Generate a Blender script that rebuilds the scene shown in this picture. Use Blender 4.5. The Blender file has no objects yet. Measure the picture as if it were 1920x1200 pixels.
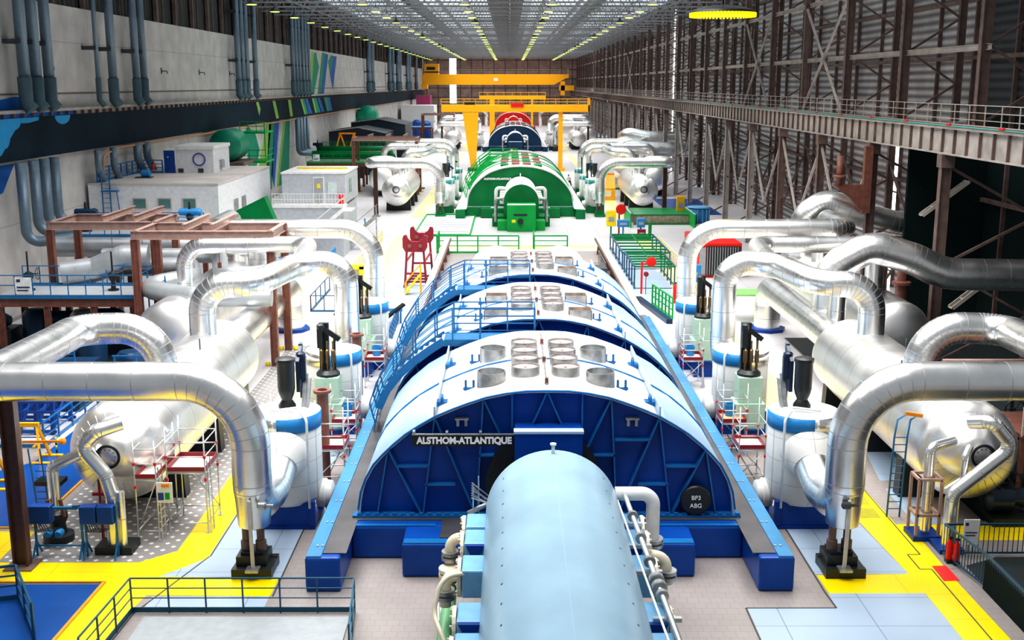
import bpy, math, random
from mathutils import Vector, Matrix
random.seed(7)
PI = math.pi
COL = bpy.context.scene.collection
C0 = 1.2                                   # centre line of the turbine row

# ------------------------------------------------------------------ materials
def nodemat(name):
    m = bpy.data.materials.new(name); m.use_nodes = True
    nt = m.node_tree; b = nt.nodes['Principled BSDF']
    return m, nt, b
def mat(name, col, rough=0.5, metal=0.0, noise=0.06, scale=3.0, bump=0.0, emit=None, es=1.0, spec=0.5):
    m, nt, b = nodemat(name)
    b.inputs['Roughness'].default_value = rough; b.inputs['Metallic'].default_value = metal
    b.inputs['Specular IOR Level'].default_value = spec
    tc = nt.nodes.new('ShaderNodeTexCoord'); n = nt.nodes.new('ShaderNodeTexNoise')
    n.inputs['Scale'].default_value = scale; n.inputs['Detail'].default_value = 5
    nt.links.new(tc.outputs['Object'], n.inputs['Vector'])
    r = nt.nodes.new('ShaderNodeValToRGB')
    c = Vector(col[:3])
    lo = c * (1 - noise * 2); hi = c * (1 + noise)
    r.color_ramp.elements[0].position = .3; r.color_ramp.elements[1].position = .7
    r.color_ramp.elements[0].color = (lo[0], lo[1], lo[2], 1); r.color_ramp.elements[1].color = (min(hi[0], 1), min(hi[1], 1), min(hi[2], 1), 1)
    nt.links.new(n.outputs['Fac'], r.inputs['Fac']); nt.links.new(r.outputs['Color'], b.inputs['Base Color'])
    if bump:
        bp = nt.nodes.new('ShaderNodeBump'); bp.inputs['Strength'].default_value = bump
        nt.links.new(n.outputs['Fac'], bp.inputs['Height']); nt.links.new(bp.outputs['Normal'], b.inputs['Normal'])
    if emit:
        b.inputs['Emission Color'].default_value = (*emit, 1); b.inputs['Emission Strength'].default_value = es
    return m
def ribbed(name, col, dark, axis, period, rough=0.55, metal=0.0, grid=None):
    """corrugated sheet: shade + bump wave along one object axis; optional panel joints"""
    m, nt, b = nodemat(name)
    b.inputs['Roughness'].default_value = rough; b.inputs['Metallic'].default_value = metal
    tc = nt.nodes.new('ShaderNodeTexCoord'); sx = nt.nodes.new('ShaderNodeSeparateXYZ')
    nt.links.new(tc.outputs['Object'], sx.inputs[0])
    mu = nt.nodes.new('ShaderNodeMath'); mu.operation = 'MULTIPLY'; mu.inputs[1].default_value = 2 * PI / period
    nt.links.new(sx.outputs[axis], mu.inputs[0])
    s = nt.nodes.new('ShaderNodeMath'); s.operation = 'SINE'; nt.links.new(mu.outputs[0], s.inputs[0])
    mr = nt.nodes.new('ShaderNodeMapRange'); mr.inputs['From Min'].default_value = -1; nt.links.new(s.outputs[0], mr.inputs['Value'])
    n = nt.nodes.new('ShaderNodeTexNoise'); n.inputs['Scale'].default_value = .35; n.inputs['Detail'].default_value = 6
    nt.links.new(tc.outputs['Object'], n.inputs['Vector'])
    mx = nt.nodes.new('ShaderNodeMix'); mx.data_type = 'RGBA'
    mx.inputs['A'].default_value = (*dark, 1); mx.inputs['B'].default_value = (*col, 1)
    nt.links.new(mr.outputs[0], mx.inputs['Factor'])
    m2 = nt.nodes.new('ShaderNodeMix'); m2.data_type = 'RGBA'; m2.blend_type = 'MULTIPLY'; m2.inputs['Factor'].default_value = .55
    r = nt.nodes.new('ShaderNodeValToRGB'); r.color_ramp.elements[0].position = .35; r.color_ramp.elements[1].position = .65
    r.color_ramp.elements[0].color = (.45, .45, .45, 1); r.color_ramp.elements[1].color = (1, 1, 1, 1)
    nt.links.new(n.outputs['Fac'], r.inputs['Fac'])
    nt.links.new(mx.outputs['Result'], m2.inputs['A']); nt.links.new(r.outputs['Color'], m2.inputs['B'])
    nt.links.new(m2.outputs['Result'], b.inputs['Base Color'])
    bp = nt.nodes.new('ShaderNodeBump'); bp.inputs['Strength'].default_value = .6; bp.inputs['Distance'].default_value = period * .3
    nt.links.new(mr.outputs[0], bp.inputs['Height']); nt.links.new(bp.outputs['Normal'], b.inputs['Normal'])
    return m
def bricky(name, c1, c2, mortar, bw, bh, ms, axes=(0, 1), rough=.5, offset=0.0, noise=.1, spec=.5):
    m, nt, b = nodemat(name)
    b.inputs['Roughness'].default_value = rough; b.inputs['Specular IOR Level'].default_value = spec
    tc = nt.nodes.new('ShaderNodeTexCoord'); sx = nt.nodes.new('ShaderNodeSeparateXYZ'); cb = nt.nodes.new('ShaderNodeCombineXYZ')
    nt.links.new(tc.outputs['Object'], sx.inputs[0])
    nt.links.new(sx.outputs[axes[0]], cb.inputs[0]); nt.links.new(sx.outputs[axes[1]], cb.inputs[1])
    br = nt.nodes.new('ShaderNodeTexBrick'); br.offset = offset
    br.inputs['Scale'].default_value = 1; br.inputs['Brick Width'].default_value = bw; br.inputs['Row Height'].default_value = bh
    br.inputs['Mortar Size'].default_value = ms; br.inputs['Color1'].default_value = (*c1, 1); br.inputs['Color2'].default_value = (*c2, 1); br.inputs['Mortar'].default_value = (*mortar, 1)
    nt.links.new(cb.outputs[0], br.inputs['Vector'])
    n = nt.nodes.new('ShaderNodeTexNoise'); n.inputs['Scale'].default_value = .5; n.inputs['Detail'].default_value = 7
    nt.links.new(tc.outputs['Object'], n.inputs['Vector'])
    r = nt.nodes.new('ShaderNodeValToRGB'); r.color_ramp.elements[0].position = .3; r.color_ramp.elements[1].position = .7
    k = 1 - noise * 2; r.color_ramp.elements[0].color = (k, k, k, 1); r.color_ramp.elements[1].color = (1, 1, 1, 1)
    nt.links.new(n.outputs['Fac'], r.inputs['Fac'])
    m2 = nt.nodes.new('ShaderNodeMix'); m2.data_type = 'RGBA'; m2.blend_type = 'MULTIPLY'; m2.inputs['Factor'].default_value = 1
    nt.links.new(br.outputs['Color'], m2.inputs['A']); nt.links.new(r.outputs['Color'], m2.inputs['B'])
    nt.links.new(m2.outputs['Result'], b.inputs['Base Color'])
    return m

M = {}
def alum(name, col, rough, lo=.75):
    m, nt, b = nodemat(name)
    b.inputs['Metallic'].default_value = 1.0
    tc = nt.nodes.new('ShaderNodeTexCoord'); n = nt.nodes.new('ShaderNodeTexNoise'); n.inputs['Scale'].default_value = .9; n.inputs['Detail'].default_value = 6
    nt.links.new(tc.outputs['Object'], n.inputs['Vector'])
    r = nt.nodes.new('ShaderNodeValToRGB'); r.color_ramp.elements[0].position = .3; r.color_ramp.elements[1].position = .65
    c = Vector(col); r.color_ramp.elements[0].color = (*(c * lo), 1); r.color_ramp.elements[1].color = (*c, 1)
    nt.links.new(n.outputs['Fac'], r.inputs['Fac']); nt.links.new(r.outputs['Color'], b.inputs['Base Color'])
    mr = nt.nodes.new('ShaderNodeMapRange'); mr.inputs['To Min'].default_value = rough * .8; mr.inputs['To Max'].default_value = rough * 1.35
    nt.links.new(n.outputs['Fac'], mr.inputs['Value']); nt.links.new(mr.outputs[0], b.inputs['Roughness'])
    n2 = nt.nodes.new('ShaderNodeTexNoise'); n2.inputs['Scale'].default_value = 1.6; n2.inputs['Detail'].default_value = 2
    nt.links.new(tc.outputs['Object'], n2.inputs['Vector'])
    bp = nt.nodes.new('ShaderNodeBump'); bp.inputs['Strength'].default_value = .03; bp.inputs['Distance'].default_value = .2
    nt.links.new(n2.outputs['Fac'], bp.inputs['Height']); nt.links.new(bp.outputs['Normal'], b.inputs['Normal'])
    return m
M['alum'] = alum('polished aluminium cladding', (.95, .94, .92), .27, .86)
M['alumv'] = alum('vessel cladding', (.96, .95, .94), .36, .9)
M['seam'] = mat('cladding seam', (.50, .51, .53), .45, .5)
M['seamd'] = mat('cladding seam dark', (.2, .2, .2), .4, .6)
M['matte'] = mat('matte grey cladding', (.50, .53, .55), .42, .55, noise=.1, scale=.8)
M['tankw'] = bricky('tank lagging', (.78, .77, .74), (.74, .73, .70), (.48, .47, .45), 1.1, .8, .012, axes=(0, 2), rough=.45)
M['white'] = mat('white paint', (.82, .82, .81), .4)
M['cream'] = mat('cream paint', (.80, .72, .55), .4)
M['wtop'] = mat('casing roof white', (.83, .80, .77), .42, noise=.03, scale=.8)
M['lblue'] = mat('light blue paint', (.42, .58, .74), .38, noise=.03, scale=.6)
M['gblue'] = mat('pale blue generator paint', (.34, .52, .65), .3, noise=.08, scale=.45)
M['blue'] = mat('blue machine paint', (.004, .07, .35), .33, spec=.28, noise=.12, scale=.6)
M['blued'] = mat('deep blue machine paint', (.003, .05, .28), .38, spec=.28, noise=.12, scale=.6)
M['bluet'] = mat('bright blue edge paint', (.015, .16, .42), .25, spec=.28, noise=.1, scale=.8)
M['band'] = mat('blue band', (.03, .24, .55), .3, spec=.28)
M['teal'] = mat('teal band', (.05, .36, .34), .35)
M['railblue'] = mat('handrail blue', (.01, .15, .36), .4)
M['raildark'] = mat('handrail dark blue', (.01, .08, .16), .4)
M['green'] = mat('green machine paint', (.0, .20, .055), .38, spec=.28, noise=.12, scale=.6)
M['greenb'] = mat('bright green paint', (.0, .34, .06), .4, spec=.28, noise=.1, scale=.6)
M['navy'] = mat('navy machine paint', (.006, .035, .085), .35, spec=.28, noise=.1, scale=.6)
M['red'] = mat('red machine paint', (.72, .02, .015), .35, spec=.28)
M['redd'] = mat('dark red paint', (.25, .012, .03), .4)
M['yellow'] = mat('crane yellow', (1.0, .45, .0), .4)
M['yel'] = mat('lemon yellow', (.95, .72, .0), .4)
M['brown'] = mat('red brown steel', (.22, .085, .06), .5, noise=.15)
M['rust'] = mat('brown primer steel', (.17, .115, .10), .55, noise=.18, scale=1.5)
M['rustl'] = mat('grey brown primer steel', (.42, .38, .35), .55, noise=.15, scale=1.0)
M['black'] = mat('black iron', (.012, .016, .018), .4)
M['dark'] = mat('black shade and panel paint', (.008, .018, .018), .8, spec=.1)  # near black holding the unlit bay's shade; also used on the fence panel
M['dkgrey'] = mat('dark grey paint', (.055, .06, .07), .5)
M['grey'] = mat('grey paint', (.36, .38, .40), .5)
M['galv'] = mat('galvanised steel', (.45, .46, .46), .35, .7, noise=.2, scale=3)
M['steel'] = mat('scaffold tube', (.60, .62, .63), .3, .7)
M['pale'] = mat('pale green cabinet paint', (.42, .60, .47), .45)
M['beige'] = mat('beige trim', (.62, .56, .50), .5)
M['vent'] = mat('dusty vent disc', (.55, .42, .40), .5, noise=.25, scale=1.2)
M['plinthtop'] = mat('dark plinth cover plate', (.10, .095, .10), .35, .2, noise=.15, scale=1)
M['conduit'] = mat('conduit blue grey', (.17, .24, .30), .4, .3)
M['conduitd'] = mat('conduit boot', (.07, .13, .16), .5)
M['hutg'] = mat('grey hut sheet', (.50, .53, .57), .5)
M['glass'] = mat('window glass', (.10, .22, .22), .08, 0, spec=.8)
M['paper'] = mat('white sign board', (.85, .87, .88), .5)
M['ink'] = mat('sign ink', (.04, .05, .12), .6)
M['letter'] = mat('light lettering', (.72, .74, .74), .4, emit=(.7, .7, .7), es=.25)
M['slit'] = mat('daylight slit glazing', (.9, .95, 1), .3, emit=(.9, .96, 1.0), es=6.0)
M['lamp'] = mat('lamp glow', (.8, .9, .3), .4, emit=(.75, .95, .12), es=3.0)
M['lampy'] = mat('yellow lamp glow', (1, .8, .0), .4, emit=(1, .72, .0), es=2.2)
M['sky'] = mat('roof light sheet', (.55, .62, .66), .4, emit=(.75, .86, .95), es=.75)
M['roofd'] = mat('dark roof deck', (.08, .09, .10), .6)
M['truss'] = mat('truss paint', (.30, .30, .31), .45)
M['orange'] = mat('orange paint', (.9, .28, .0), .4)
M['cyan'] = mat('mural cyan', (.0, .30, .62), .6)
M['murb'] = mat('mural blue', (.0, .11, .42), .6)
M['murg'] = mat('mural green', (.0, .27, .16), .6)
M['murl'] = mat('mural lime', (.25, .50, .08), .6)
M['navyband'] = mat('navy beam paint', (.010, .026, .042), .7, noise=.2, scale=.2, spec=.12)
M['skin'] = mat('skin', (.6, .38, .28), .5)
M['pit'] = mat('beige wall of the raised base', (.42, .36, .26), .6, noise=.2)

# ------------------------------------------------------------------ mesh builder
ROOT = {}
SPLIT = dict(flange_bolts='bolt', pipe_bracket='bracket', pipe_brackets='bracket', support_frame='support_leg', cover_bolts='bolt', treads='tread', ridge_stop='stop_block', clamp='pipe_clamp', springs='spring', collar='pipe_collar', coupler='scaffold_coupler', lifting_lug='lug', louvres='louvre_blade', slats='slat', notice_lines='notice_line', stringer='stringer_segment')
class MB:
    def __init__(s): s.v = []; s.f = []; s.sm = []
    def add(s, vs, fs, smooth=False):
        o = len(s.v); s.v += [tuple(p) for p in vs]
        for f in fs: s.f.append(tuple(i + o for i in f)); s.sm.append(smooth)
        return s
    def box(s, x0, x1, y0, y1, z0, z1):
        if x0 > x1: x0, x1 = x1, x0
        return s.add([(x0, y0, z0), (x1, y0, z0), (x1, y1, z0), (x0, y1, z0), (x0, y0, z1), (x1, y0, z1), (x1, y1, z1), (x0, y1, z1)],
                     [(0, 3, 2, 1), (4, 5, 6, 7), (0, 1, 5, 4), (1, 2, 6, 5), (2, 3, 7, 6), (3, 0, 4, 7)])
    def bar(s, a, b, w, h=None, up=(0, 0, 1)):
        a = Vector(a); b = Vector(b); h = h or w; d = (b - a).normalized(); u = Vector(up)
        if abs(d.dot(u)) > .95: u = Vector((0, 1, 0))
        sd = d.cross(u).normalized(); u = sd.cross(d)
        q = [(-w / 2, -h / 2), (w / 2, -h / 2), (w / 2, h / 2), (-w / 2, h / 2)]
        return s.add([a + sd * i + u * j for i, j in q] + [b + sd * i + u * j for i, j in q],
                     [(0, 1, 2, 3), (7, 6, 5, 4), (0, 4, 5, 1), (1, 5, 6, 2), (2, 6, 7, 3), (3, 7, 4, 0)])
    def ibeam(s, a, b, w, h, t=.04, up=(0, 0, 1)):
        a = Vector(a); b = Vector(b); d = (b - a).normalized(); u = Vector(up)
        if abs(d.dot(u)) > .95: u = Vector((0, 1, 0))
        sd = d.cross(u).normalized(); u = sd.cross(d).normalized()
        s.bar(a, b, t, h, u)
        for k in (-1, 1): s.bar(a + u * k * h / 2, b + u * k * h / 2, w, t, u)
        return s
    def tube(s, pts, r, seg=16, caps=True, smooth=True):
        pts = [Vector(p) for p in pts]; n = len(pts)
        rs = r if isinstance(r, (list, tuple)) else [r] * n
        T = []
        for i in range(n):
            t = Vector((0, 0, 0))
            if i: t += (pts[i] - pts[i - 1]).normalized()
            if i < n - 1: t += (pts[i + 1] - pts[i]).normalized()
            T.append(t.normalized() if t.length > 1e-6 else Vector((0, 0, 1)))
        u = Vector((0, 0, 1)) if abs(T[0].z) < .9 else Vector((0, 1, 0))
        u = (u - T[0] * u.dot(T[0])).normalized(); vs = []
        for i in range(n):
            if i: u = (u - T[i] * u.dot(T[i])).normalized()
            w = T[i].cross(u)
            for k in range(seg):
                a = 2 * PI * k / seg; vs.append(pts[i] + (u * math.cos(a) + w * math.sin(a)) * rs[i])
        fs = []
        for i in range(n - 1):
            for k in range(seg):
                k2 = (k + 1) % seg; fs.append((i * seg + k, i * seg + k2, (i + 1) * seg + k2, (i + 1) * seg + k))
        s.add(vs, fs, smooth)
        if caps:
            o = len(s.v) - n * seg
            s.f.append(tuple(o + k for k in reversed(range(seg)))); s.sm.append(False)
            s.f.append(tuple(o + (n - 1) * seg + k for k in range(seg))); s.sm.append(False)
        return s
    def cyl(s, x, y, z0, z1, r, seg=24, r2=None): return s.tube([(x, y, z0), (x, y, z1)], [r, r2 if r2 is not None else r], seg)
    def revolve(s, a, d, prof, seg=32, smooth=True, closed=False):
        """prof: (distance along d, radius) turned round the axis a,d with one fixed frame"""
        a = Vector(a); d = Vector(d).normalized()
        u = Vector((0, 0, 1)) if abs(d.z) < .9 else Vector((0, 1, 0))
        u = (u - d * u.dot(d)).normalized(); w = d.cross(u); n = len(prof); vs = []
        for t, r in prof:
            r = max(r, .001)
            for k in range(seg):
                q = 2 * PI * k / seg; vs.append(a + d * t + (u * math.cos(q) + w * math.sin(q)) * r)
        fs = []
        for i in range(n if closed else n - 1):
            j = (i + 1) % n
            for k in range(seg):
                k2 = (k + 1) % seg; fs.append((i * seg + k, i * seg + k2, j * seg + k2, j * seg + k))
        s.add(vs, fs, smooth)
        return s
    def lathe(s, a, d, prof, seg=32):
        p = list(prof)
        if p[0][1] > .01: p.insert(0, (p[0][0], .001))
        if p[-1][1] > .01: p.append((p[-1][0], .001))
        q = []                                   # doubled points keep hard edges crisp under smooth shading
        for i, c in enumerate(p):
            q.append(c)
            if 0 < i < len(p) - 1:
                v1 = Vector((p[i][0] - p[i - 1][0], p[i][1] - p[i - 1][1])); v2 = Vector((p[i + 1][0] - p[i][0], p[i + 1][1] - p[i][1]))
                if v1.length > 1e-6 and v2.length > 1e-6 and v1.angle(v2) > .7: q.append(None)
        run = []
        for c in q:
            if c is None: s.revolve(a, d, run, seg); run = [run[-1]]
            else: run.append(c)
        if len(run) > 1: s.revolve(a, d, run, seg)
        return s
    def prism(s, poly, axis, t0, t1):
        """poly 2-D in the two other axes, extruded along axis"""
        n = len(poly)
        def P(p, t):
            q = list(p); q.insert(axis, t); return tuple(q)
        return s.add([P(p, t0) for p in poly] + [P(p, t1) for p in poly],
                     [tuple(range(n)), tuple(reversed(range(n, 2 * n)))] + [(i, i + n, (i + 1) % n + n, (i + 1) % n) for i in range(n)])
    def ring(s, c, d, r, t, w, seg=32):
        """band ring centred on c, axis d, outer radius r, inner r-t, width w"""
        return s.revolve(c, d, [(-w / 2, r), (w / 2, r), (w / 2, r - t), (-w / 2, r - t)], seg, False, True)
    def islands(s):
        par = list(range(len(s.v)))
        def find(a):
            while par[a] != a: par[a] = par[par[a]]; a = par[a]
            return a
        for f in s.f:
            for i in f[1:]: par[find(i)] = find(f[0])
        groups = {}
        for f, sm in zip(s.f, s.sm): groups.setdefault(find(f[0]), []).append((f, sm))
        out = []
        for fs in groups.values():
            m = MB(); idx = {}
            for f, sm in fs:
                for i in f:
                    if i not in idx: idx[i] = len(m.v); m.v.append(s.v[i])
                m.f.append(tuple(idx[i] for i in f)); m.sm.append(sm)
            out.append(m)
        return out
    def build(s, name, m, parent=None, bevel=0):
        if name in SPLIT and parent is not None:
            q = s.islands(); nm = SPLIT[name]
            if 1 < len(q) <= 60:
                for k in q: o = k.build(nm, m, parent, bevel)
                return o
        me = bpy.data.meshes.new(name)
        off = Vector((0, 0, 0))
        if parent is not None: off = ROOT[parent.name]
        elif s.v:
            xs = [p[0] for p in s.v]; ys = [p[1] for p in s.v]; zs = [p[2] for p in s.v]
            off = Vector(((min(xs) + max(xs)) / 2, (min(ys) + max(ys)) / 2, min(zs)))
        me.from_pydata([Vector(p) - off for p in s.v], [], s.f)
        me.polygons.foreach_set('use_smooth', s.sm)
        me.materials.append(M[m] if isinstance(m, str) else m); me.update()
        o = bpy.data.objects.new(name, me); COL.objects.link(o)
        if parent is not None: o.parent = parent; ROOT[o.name] = off
        else: o.location = off; ROOT[o.name] = off
        if bevel:
            b = o.modifiers.new('bevel', 'BEVEL'); b.width = bevel; b.segments = 2; b.limit_method = 'ANGLE'
        return o
LABELS = {}
def tag(o, label, cat, group=None, kind=None):
    o['label'] = label; o['category'] = cat
    if group: o['group'] = group
    if kind: o['kind'] = kind
    return o
def thing(name, label, cat, loc, group=None):
    o = bpy.data.objects.new(name, None); COL.objects.link(o); o.location = loc; o.empty_display_size = .3
    ROOT[o.name] = Vector(loc); return tag(o, label, cat, group)
def struct(mb, name, m, parent=None):
    o = mb.build(name, m, parent)
    if parent is None: o['kind'] = 'structure'
    return o
def dup(root, d, label, group=None, swap=None):
    def cp(o, parent):
        c = o.copy(); COL.objects.link(c)
        if swap and c.type == 'MESH' and o.data.materials and o.data.materials[0].name in swap:
            c.data = o.data.copy(); c.data.materials[0] = swap[o.data.materials[0].name]
        if parent is not None: c.parent = parent; c.matrix_parent_inverse = Matrix.Identity(4)
        for ch in KIDS.get(o.name, []): cp(ch, c)
        return c
    for ob in COL.objects: pass
    KIDS.clear()
    for ob in COL.objects:
        if ob.parent: KIDS.setdefault(ob.parent.name, []).append(ob)
    r = cp(root, None); r.location = Vector(root.location) + Vector(d); r['label'] = label
    if group: r['group'] = group
    return r
KIDS = {}
def fillet(pts, R, step=9):
    """polyline with rounded corners -> (samples, seam samples [(point, dir)])"""
    P = [Vector(p) for p in pts]; out = [P[0]]; seams = []; seq = []
    last = P[0]
    def straight(a, b):
        L = (b - a).length; d = (b - a).normalized(); n = int(L / 1.5)
        for i in range(1, n + 1): seams.append((a + d * (i * L / (n + 1)), d)); seq.append((a + d * (i * L / (n + 1)), d))
    for i in range(1, len(P) - 1):
        a = (P[i - 1] - P[i]).normalized(); b = (P[i + 1] - P[i]).normalized()
        ang = PI - a.angle(b)
        if ang < .02: out.append(P[i]); continue
        r = R[i - 1] if isinstance(R, (list, tuple)) else R
        t = r * math.tan(ang / 2)
        lim = min((P[i - 1] - P[i]).length, (P[i + 1] - P[i]).length) * .499
        if i == 1: lim = min((P[0] - P[1]).length * .98, (P[2] - P[1]).length * (.98 if len(P) == 3 else .499))
        elif i == len(P) - 2: lim = min((P[i - 1] - P[i]).length * .499, (P[i + 1] - P[i]).length * .98)
        if t > lim: t = lim; r = t / math.tan(ang / 2)
        s = P[i] + a * t; e = P[i] + b * t
        c = P[i] + (a + b).normalized() * (r / math.cos(ang / 2))
        straight(last, s)
        n = max(2, int(math.degrees(ang) / step)); v0 = s - c; ax = v0.cross(e - c).normalized()
        for k in range(n + 1):
            v = Matrix.Rotation(ang * k / n, 3, ax) @ v0
            out.append(c + v); seams.append((c + v, ax.cross(v).normalized())); seq.append(seams[-1])
        last = e
    straight(last, P[-1]); out.append(P[-1])
    seams[:] = [(q, d) for q, d in seq]
    return out, seams
def pipe(name, label, pts, r, R, m='alum', cat='pipe', group=None, seam='seam', seg=32, root=None, seams=True, kind=None):
    """one continuous tube; the raised cladding seams are part of its surface (second material slot)"""
    sm, se = fillet(pts, R)
    if seams and se:
        P, rr, fl = [sm[0]], [r], []
        for c, d in se:
            if (c - P[-1]).length < .05 or (c - sm[-1]).length < .05: continue
            P += [c - d * .02, c - d * .017, c + d * .017, c + d * .02]; rr += [r] * 4; fl += [0, 0, 1, 0]
        P.append(sm[-1]); rr.append(r); fl.append(0)
        mb = MB().tube(P, rr, seg)
    else: mb = MB().tube(sm, r, seg); fl = None
    o = mb.build(name, m, root)
    if fl:
        o.data.materials.append(M[seam])
        for i, v in enumerate(fl):
            if v:
                for k in range(seg): o.data.polygons[i * seg + k].material_index = 1
    if fl and hasattr(o.data, 'normals_split_custom_set'):
        me = o.data; off = ROOT[o.name]; nv = len(P) * seg
        me.update(); ln = []
        for p in me.polygons:
            for vi in p.vertices:
                if p.use_smooth: ln.append((me.vertices[vi].co - (P[vi // seg] - off)).normalized())
                else: ln.append(p.normal)
        me.normals_split_custom_set(ln)
    if label: tag(o, label, cat, group)
    return o
def text(s, size, loc, rot, m, parent, name='lettering', ext=.01, align='CENTER', bold=0, width=None):
    cu = bpy.data.curves.new('t', 'FONT'); cu.body = s; cu.size = size; cu.align_x = align; cu.align_y = 'CENTER'; cu.extrude = ext; cu.offset = bold
    o = bpy.data.objects.new('t', cu); COL.objects.link(o)
    dg = bpy.context.evaluated_depsgraph_get(); me = bpy.data.meshes.new_from_object(o.evaluated_get(dg))
    bpy.data.objects.remove(o)
    if width:
        w0 = max(v.co.x for v in me.vertices) - min(v.co.x for v in me.vertices)
        for v in me.vertices: v.co.x *= width / w0
    me.name = name; me.materials.clear(); me.materials.append(M[m])
    n = bpy.data.objects.new(name, me); COL.objects.link(n); n.parent = parent
    n.location = Vector(loc) - (ROOT[parent.name] if parent else Vector()); n.rotation_euler = rot
    return n
def railing(name, label, pts, h=1.1, m='railblue', sp=1.5, r=.025, bars=2, kick=True, cat='railing', group=None, parts=True):
    P = [Vector(p) for p in pts]; root = thing(name, label, cat, tuple(P[0]), group) if parts else None
    rb = MB(); posts = []
    for a, b in zip(P, P[1:]):
        d = b - a; L = d.length; n = max(1, round(L / sp))
        for i in range(n + 1):
            q = a + d * i / n
            if not any((q - w).length < .05 for w in posts): posts.append(q)
        for k in range(bars + 1):
            z = Vector((0, 0, h * (1 - k * (.85 / (bars + 1)))))
            rb.bar(a + z, b + z, r * (1.8 if k == 0 else 1.2))
        if kick: rb.bar(a + Vector((0, 0, .1)), b + Vector((0, 0, .1)), .02, .16)
    if parts:
        rb.build('rail', m, root)
        for q in posts: MB().bar(q, q + Vector((0, 0, h)), r * 2).build('post', m, root)
        return root
    for q in posts: rb.bar(q, q + Vector((0, 0, h)), r * 2)
    return tag(rb.build(name, m), label, cat, group)
# ================================================================== THE SETTING
XL, XR, YE = -32.5, 29.0, 430.0
M['floor'] = bricky('floor tile', (.34, .30, .285), (.32, .285, .27), (.25, .22, .21), .35, .35, .008, rough=.42, offset=.5, noise=.06)
M['floorfar'] = bricky('pale floor', (.66, .64, .66), (.64, .62, .64), (.5, .49, .51), 3.0, 3.0, .03, rough=.35, noise=.05)  # lighter than the near tile to carry the far brightness
M['pyel'] = bricky('yellow floor paint', (.96, .72, .0), (.95, .70, .0), (.62, .48, .02), 2.4, 1.6, .012, rough=.28, noise=.03)
M['pyelp'] = bricky('pale yellow floor paint', (.92, .84, .38), (.92, .84, .38), (.8, .74, .3), 3, 3, .02, rough=.3, noise=.03)
M['plb'] = bricky('light blue floor plates', (.40, .50, .62), (.39, .49, .61), (.20, .24, .30), 2.6, 1.8, .014, rough=.3, noise=.05)
M['pblue'] = bricky('blue floor plates', (.004, .075, .32), (.005, .09, .35), (.004, .06, .27), 1.2, 1.2, .01, rough=.32, noise=.1)
M['pred'] = mat('red floor paint', (.75, .02, .02), .4)
M['porange'] = mat('orange kerb', (.75, .33, .02), .5)
M['polive'] = mat('olive grating', (.40, .36, .0), .5)
M['pline'] = mat('floor joint', (.05, .05, .05), .6)
M['pdark'] = mat('dark pit floor', (.012, .02, .022), .6)  # serves the fenced pit and two floor areas with shade painted in
M['dots'] = bricky('chequer plate with white pads', (.24, .225, .22), (.24, .225, .22), (.24, .225, .22), .6, .6, .01, rough=.45)
def dotmat():
    m, nt, b = nodemat('anti slip plate with pale pads'); b.inputs['Roughness'].default_value = .5
    tc = nt.nodes.new('ShaderNodeTexCoord'); mp = nt.nodes.new('ShaderNodeMapping'); mp.inputs['Rotation'].default_value = (0, 0, PI / 4)
    mp.inputs['Scale'].default_value = (2.6, 2.6, 0)
    nt.links.new(tc.outputs['Object'], mp.inputs[0]); v = nt.nodes.new('ShaderNodeTexVoronoi'); v.inputs['Scale'].default_value = 1; v.inputs['Randomness'].default_value = 0
    v.distance = 'CHEBYCHEV'; nt.links.new(mp.outputs[0], v.inputs['Vector'])
    r = nt.nodes.new('ShaderNodeValToRGB'); r.color_ramp.interpolation = 'CONSTANT'
    r.color_ramp.elements[0].color = (.72, .72, .72, 1); r.color_ramp.elements[1].position = .17; r.color_ramp.elements[1].color = (.25, .235, .23, 1)
    nt.links.new(v.outputs['Distance'], r.inputs['Fac']); nt.links.new(r.outputs['Color'], b.inputs['Base Color'])
    return m
M['dots'] = dotmat()

floor = struct(MB().box(-34, 34, 8, YE + 2, -.3, 0), 'floor', 'floor')
def paint(name, poly, m, z=.006, t=.004):
    o = MB().prism(poly, 2, z - t, z).build(name, m, floor); return o
# --- same floor beyond the near machine, its stronger light put into the colour
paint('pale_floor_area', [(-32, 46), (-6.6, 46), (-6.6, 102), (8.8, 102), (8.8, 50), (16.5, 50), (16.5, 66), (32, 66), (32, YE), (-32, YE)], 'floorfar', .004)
# --- right of the near machine
paint('light_blue_plates', [(9.54, 36.92), (12.15, 36.92), (12.47, 32.63), (9.55, 32.63)], 'plb')
paint('light_blue_plates', [(6.95, 30.31), (9.55, 30.31), (9.58, 31.28), (12.49, 31.28), (12.5, 22), (6.9, 22)], 'plb')
paint('yellow_walkway', [(13.3, 41), (12.25, 41), (12.22, 37.25), (12.47, 32.63), (9.57, 32.55), (9.59, 31.28), (12.5, 31.28), (12.5, 22), (13.9, 22), (13.77, 32.11), (13.84, 35.28), (17.15, 35.27), (22, 35.3), (22, 36.6), (13.44, 36.67), (13.39, 41)], 'pyel')
paint('red_square', [(13.41, 33.22), (13.87, 33.25), (13.89, 32.14), (13.38, 32.11)], 'pred', .011)
ln = MB()
for a, b in zip([(13.39, 46), (13.36, 34.11), (12.95, 34.11), (12.95, 32.98), (13.32, 32.98)], [(13.36, 34.11), (12.95, 34.11), (12.95, 32.98), (13.32, 32.98), (13.24, 22)]):
    ln.bar((*a, .010), (*b, .010), .04, .006)
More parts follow.
